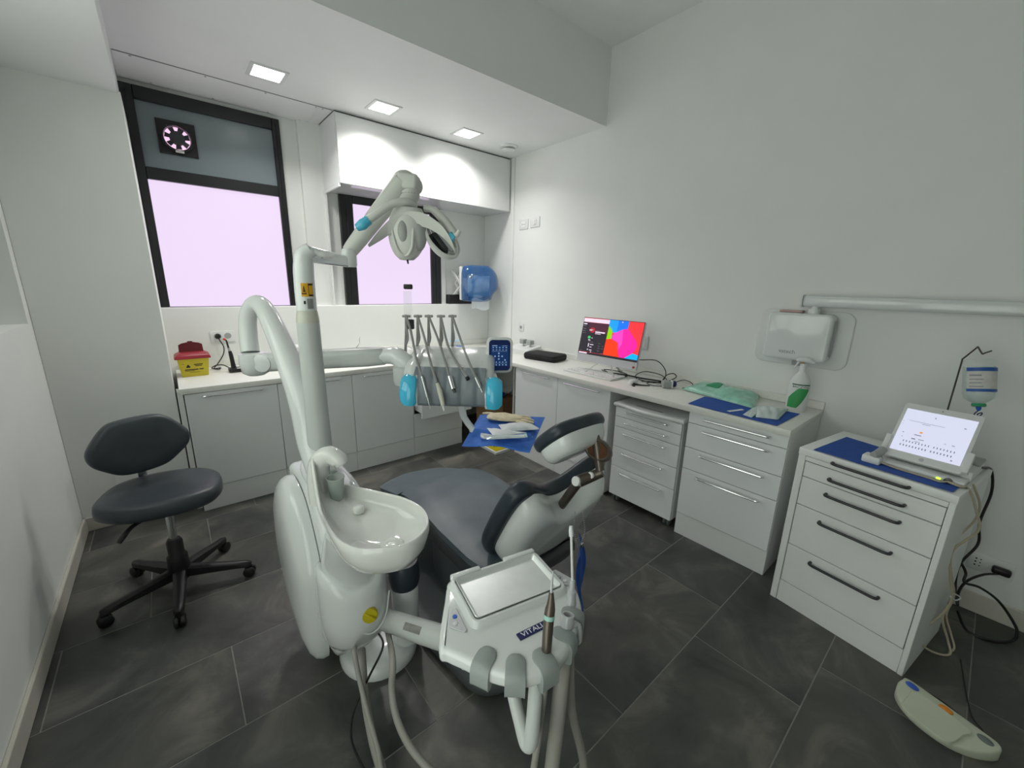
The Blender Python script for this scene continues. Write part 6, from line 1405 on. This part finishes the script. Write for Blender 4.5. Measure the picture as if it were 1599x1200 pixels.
bm = mdb(-0.130, 0.152, 0.15, 0.243, CH+0.050, CH+0.066, 0.004); part('rear_deck', bm, 'plastic_grey')
bm = mdb(-0.150, 0.145, -0.045, 0.036, CH+0.005, CH+0.022, 0.004); fr_ = part('front_ledge', bm, 'plastic_white')
bm = new(); slab(bm, rrect(0.245, 0.085, 0.008, 3, 0.0, 0.045), -0.030, -0.012, 0.003, M=MT); part('cradle', bm, 'plastic_white')
for s in (-1, 1):
    bm = new(); slab(bm, rrect(0.020, 0.09, 0.004, 3, s*0.128, 0.055), -0.022, 0.008, 0.003, M=MT); part('cradle_jaw', bm, 'plastic_white')
bm = mdb(-0.148, 0.155, -0.046, -0.040, CH+0.004, CH+0.008, 0.001); part('base_edge', bm, 'dark_plastic')
bm = mdb(0.065, 0.078, -0.050, -0.043, CH+0.010, CH+0.017, 0.001); part('power_led', bm, 'led_green', fr_)
sk = Md @ V((0.100, -0.046, CH+0.014)); sd_ = (Md.to_3x3() @ V((0, -1, 0))).normalized()
bm = new(); lathe(bm, [(0.013, 0.0), (0.013, 0.010), (0.008, 0.012), (0.007, 0.006)], sk, sd_, 18); part('motor_socket', bm, 'dark_steel', fr_)
T('tablet', 'white framed tablet showing a pale chart standing in the motor dock', 'tablet', tuple(MT.translation), world=True)
bm = new(); slab(bm, rrect(TW, TH, 0.014, 5, 0, TH/2), -0.010, 0.0, 0.003, M=MT, seg=2); part('body', bm, 'plastic_white')
tu0, tu1, tv0, tv1 = -TW/2+0.013, TW/2-0.013, 0.034, TH-0.030
def tsc(u, v): return (tu0+(tu1-tu0)*u, tv1-(tv1-tv0)*v)
bm = poly('', [(0, 0), (1, 0), (1, 1), (0, 1)], None, 1, MT, tsc); ts_ = part('screen', bm, 'pix_tablet')
bm = new()
for k in range(16):
    u_ = 0.14+k*0.046+(0.03 if k > 8 else 0)
    addrect(bm, u_, u_+0.012, .735+0.02*abs((k-7.5)/8)**2*0, .775, 3, MT, tsc); addrect(bm, u_-0.02, u_-0.006, .835, .875, 3, MT, tsc)
for r in ((.44, .455, .10, .125), (.86, .89, .20, .215), (.10, .62, .268, .274), (.30, .42, .30, .308), (.08, .10, .56, .575), (.26, .36, .565, .580), (.24, .30, .66, .68), (.09, .11, .66, .672), (.34, .42, .655, .667), (.70, .72, .62, .63), (.80, .84, .62, .632), (.30, .38, .715, .723), (.86, .885, .93, .95), (.02, .03, .30, .31), (.02, .03, .36, .37)): addrect(bm, *r, 3, MT, tsc)
part('chart_marks', bm, 'pix_ink', ts_, kind='stuff')
bm = poly('', [(.34+.025*math.cos(2*PI*k/14), .50+.020*math.sin(2*PI*k/14)) for k in range(14)], None, 3, MT, tsc); part('chart_dot', bm, 'pix_amber', ts_)
bm = new(); lathe(bm, [(0.003, 0.0001), (0.003, 0.0009)], (0, TH-0.015, 0), seg=10); bm.transform(MT); part('front_camera', bm, 'ink_grey')
bm = new(); lathe(bm, [(0.008, 0.0001), (0.008, 0.0007)], (0, 0.017, 0), seg=18); bm.transform(MT); part('home_button', bm, 'silver_plastic')
# motor rest at the side
mr = px(1362, 722, z=CH+0.004)
T('motor_rest', 'white motor holder with a grey capped motor beside the tablet dock', 'holder', tuple(mr), M=frame((mr.x, mr.y, CH+0.004), tex_, UP.cross(tex_)))
bm = new(); box(bm, -0.034, 0.030, -0.030, 0.030, 0.0, 0.034, 0.006, 2); part('block', bm, 'plastic_white')
bm = new(); tube(bm, [V((0.004, -0.028, 0.042)), V((0.012, 0.01, 0.047)), V((0.016, 0.040, 0.060))], [0.013, 0.017, 0.016], seg=14, sub=3); part('motor', bm, 'plastic_grey')
# drip pole and saline bottle
pb0, pb1, pb2, pb3, pb4 = Md @ V((0.005, 0.20, CH+0.060)), px(1503, 561, dep=1.86), px(1527, 542, dep=1.84), px(1534, 553, dep=1.82), px(1549, 548, dep=1.80)
bm = new(); tube(bm, [pb0, pb0.lerp(pb1, 0.5), pb1.lerp(pb0, 0.04), pb1, pb1.lerp(pb2, 0.06), pb2.lerp(pb1, 0.1), pb2, pb2.lerp(pb3, 0.3), pb3, pb3.lerp(pb4, 0.2), pb4], 0.0032, seg=8, sub=3)
S('drip_pole', bm, 'dark_steel', 'thin bent steel drip pole rising behind the tablet', 'pole')
bo = px(1529, 600, dep=1.80)
zb_ = (px(1525, 558, dep=1.80)-px(1533, 633, dep=1.80)).normalized(); MBo = frame(bo, RH, zb_.cross(RH))
T('saline_bottle', 'upside down clear saline bottle with a blue banded label hanging on the drip pole', 'bottle', tuple(bo-V((0, 0, 0.12))), M=MBo)
bm = new(); lathe(bm, [(0.004, 0.115), (0.044, 0.112), (0.051, 0.104), (0.052, 0.06), (0.052, -0.045), (0.048, -0.064), (0.032, -0.078), (0.020, -0.086), (0.017, -0.092)], seg=32); part('glass', bm, 'glass_clear', sharp=60)
bm = new(); lathe(bm, [(0.049, 0.078), (0.050, 0.05), (0.050, -0.044), (0.046, -0.061), (0.030, -0.076), (0.018, -0.086)], seg=28); part('fluid', bm, 'bottle_fluid', sharp=60)
tc_ = -2.25
def blab(a0, a1, z0, z1, r): 
    bm = new(); loft(bm, [[V((rr*math.cos(tc_+a), rr*math.sin(tc_+a), z)) for (rr, z) in ((r, z0), (r+0.0006, z0), (r+0.0006, z1), (r, z1))] for a in [a0+(a1-a0)*k/14 for k in range(15)]]); return bm
part('label', blab(-0.95, 1.15, -0.032, 0.068, 0.0525), 'label_white'); part('label_band', blab(-0.96, 1.16, 0.056, 0.072, 0.0532), 'label_blue'); part('label_band', blab(-0.96, 1.16, -0.034, -0.022, 0.0532), 'label_blue')
for k in range(4): part('label_line', blab(-0.75, -0.05+0.1*(k % 2), 0.034-0.016*k, 0.038-0.016*k if k else 0.041, 0.0533), 'ink_grey')
bm = new(); lathe(bm, [(0.021, -0.086), (0.023, -0.090), (0.023, -0.099), (0.018, -0.102)], seg=24); part('cap', bm, 'cap_green')
bm = new(); lathe(bm, [(0.009, -0.102), (0.0085, -0.112), (0.004, -0.120)], seg=14); part('spike', bm, 'tip_blue')
bm = new(); tube(bm, [V((0, 0, -0.118)), V((-0.012, 0.004, -0.132)), V((-0.004, 0.012, -0.146)), V((0.010, 0.0, -0.140)), V((0.006, -0.008, -0.128)), V((-0.004, 0.0, -0.135)), V((0.004, 0.004, -0.155)), V((0.006, 0.002, -0.178))], 0.0022, seg=7, sub=5); part('tubing', bm, 'ink_navy')

# cables of the cart
def ccable(label, pts, r, m, name='cable', group='cables hanging beside the steel cart'):
    bm = new(); tube(bm, pts, r, seg=8, sub=8); return S(name, bm, m, label, 'cable', group)
cs = sk+sd_*0.010
ccable('cream motor cable lying along the front of the tablet dock', [cs, cs+sd_*0.012+V((0, 0.02, -0.004)), Md @ V((0.04, -0.060, CH+0.008)), Md @ V((-0.06, -0.060, CH+0.010)), Md @ V((-0.13, -0.055, CH+0.020)), mr+V((0.0, -0.03, 0.034))], 0.0042, 'cable_cream')
ccable('cream cable falling over the cart edge into a long loop near the floor', [cs, cs+sd_*0.016+V((0.01, -0.03, -0.004)), px(1513, 765, dep=1.60), px(1525, 800, dep=1.62), px(1527, 830, dep=1.66), px(1488, 860, dep=1.72), px(1484, 900, dep=1.76), px(1486, 935, dep=1.80), px(1470, 960, dep=1.82), px(1440, 985, dep=1.82), px(1438, 1005, dep=1.84), px(1460, 1020, z=0.012), px(1483, 1022, z=0.012), px(1480, 1000, z=0.05), px(1472, 965, dep=1.84), px(1486, 938, dep=1.82)], 0.0046, 'cable_cream')
ccable('second cream cable tied to the bundle beside the cart', [px(1520, 757, z=CH+0.008), px(1530, 790, dep=1.66), px(1520, 815, dep=1.72), px(1490, 848, dep=1.76), px(1485, 890, dep=1.80), px(1490, 930, dep=1.84), px(1478, 960, dep=1.87), px(1485, 990, dep=1.88), px(1490, 1012, z=0.02), px(1482, 1020, z=0.01)], 0.0040, 'cable_cream')
ccable('black power cable dropping behind the cart to the wall socket', [Md @ V((0.148, 0.20, CH+0.035)), px(1548, 735, dep=1.86), px(1548, 770, dep=1.90), px(1530, 815, dep=1.94), px(1527, 850, dep=1.96), px(1500, 880, dep=1.98), px(1492, 910, dep=2.0), px(1495, 945, dep=1.98), px(1497, 925, dep=2.0), px(1510, 908, dep=2.0), px(1535, 898, dep=2.0), V((3.002, -0.258, 0.262))], 0.0055, 'cable_black')
ccable('black cable loop sagging to the floor by the skirting', [px(1500, 878, dep=1.98), px(1508, 895, dep=1.98), px(1506, 910, dep=1.98), px(1530, 918, dep=1.97), px(1560, 940, dep=1.95), px(1584, 975, dep=1.93), px(1588, 992, dep=1.92), px(1578, 1002, z=0.008), px(1545, 1000, z=0.007), px(1510, 985, z=0.007), px(1495, 955, dep=2.0)], 0.0058, 'cable_black')
bm = new(); tube(bm, [px(1484, 932, dep=1.79), px(1490, 928, dep=1.83), px(1500, 934, dep=1.85), px(1492, 938, dep=1.83), px(1484, 932, dep=1.79)], 0.003, seg=6, sub=4); S('cable_tie', bm, 'paper_white', 'white cable tie around the cable bundle beside the cart', 'tie')
T('mains_plug', 'black angled plug in the low socket on the right wall', 'plug', (XR-0.02, -0.258, 0.278), M=RW(-0.258, 0.278))
bm = new(); box(bm, -0.030, 0.034, -0.018, 0.018, 0.010, 0.042, 0.010, 3); part('body', bm, 'black_plastic', sharp=60)

# ------------------------------------------------------------------ foot pedal
pA_, pB_, pC_, pD_ = [px(u, v, z=0.02) for (u, v) in ((1405, 1102), (1440, 1077), (1546, 1153), (1485, 1182))]
pex = ((pC_-pB_)).normalized(); pey = UP.cross(pex); po = (pA_+pB_+pC_+pD_)/4
MPd = frame((po.x, po.y, 0.0005), pex, pey)
T('foot_pedal', 'cream foot pedal with blue orange and grey buttons on the floor', 'foot pedal', (po.x, po.y, 0.0005), M=MPd)
MPd = MPd @ Matrix.Diagonal((0.90, 0.92, 1, 1)); CTX.M = MPd
ol = closed([(-0.155, 0.045), (-0.150, 0.060), (-0.10, 0.066), (0.10, 0.066), (0.150, 0.060), (0.160, 0.030), (0.125, -0.035), (0.07, -0.080), (0.0, -0.095), (-0.07, -0.085), (-0.13, -0.045), (-0.155, 0.010)], 4)
def ptop(y): return 0.024+0.20*(y+0.09)
bm = new(); secs = [[V((p[0]*0.98, p[1]*0.98, 0.0)) for p in ol], [V((p[0], p[1], 0.005)) for p in ol], [V((p[0], p[1], ptop(p[1])-0.008)) for p in ol]]
for f, dz in ((0.985, -0.002), (0.95, 0.0), (0.5, 0.0), (0.1, 0.0)): secs.append([V((p[0]*f, p[1]*f, ptop(p[1]*f)+dz)) for p in ol])
loft(bm, secs); part('body', bm, 'pedal_body', sharp=50)
bm = new(); secs = []
pl_ = closed([(-0.088, 0.022), (0.078, 0.022), (0.082, -0.02), (0.070, -0.094), (-0.01, -0.104), (-0.082, -0.092), (-0.096, -0.02)], 4)
for f, dz in ((1.0, -0.004), (1.0, 0.007), (0.97, 0.010), (0.2, 0.010)): secs.append([V((-0.005+p[0]*f, -0.035+(p[1]+0.035)*f, ptop(-0.035+(p[1]+0.035)*f)+dz)) for p in pl_])
loft(bm, secs); part('treadle', bm, 'pedal_body', sharp=40)
for (x_, y_, m) in ((-0.118, 0.040, 'pedal_blue'), (-0.005, 0.044, 'pedal_orange'), (0.118, 0.036, 'pedal_grey')):
    bm = new(); ball(bm, (x_, y_, ptop(y_)), 0.022, 1.1, 0.70, 0.36, 20, 10); part('button', bm, m, sharp=60)
ccable('thin black pedal cable curling behind the foot pedal', [MPd @ V((-0.13, 0.064, 0.012)), MPd @ V((-0.12, 0.12, 0.008)), MPd @ V((-0.03, 0.14, 0.005)), MPd @ V((0.06, 0.12, 0.005)), MPd @ V((0.10, 0.10, 0.005)), MPd @ V((0.08, 0.14, 0.005)), MPd @ V((0.02, 0.20, 0.005)), px(1500, 1030, z=0.006)], 0.0020, 'cable_black', group=None)
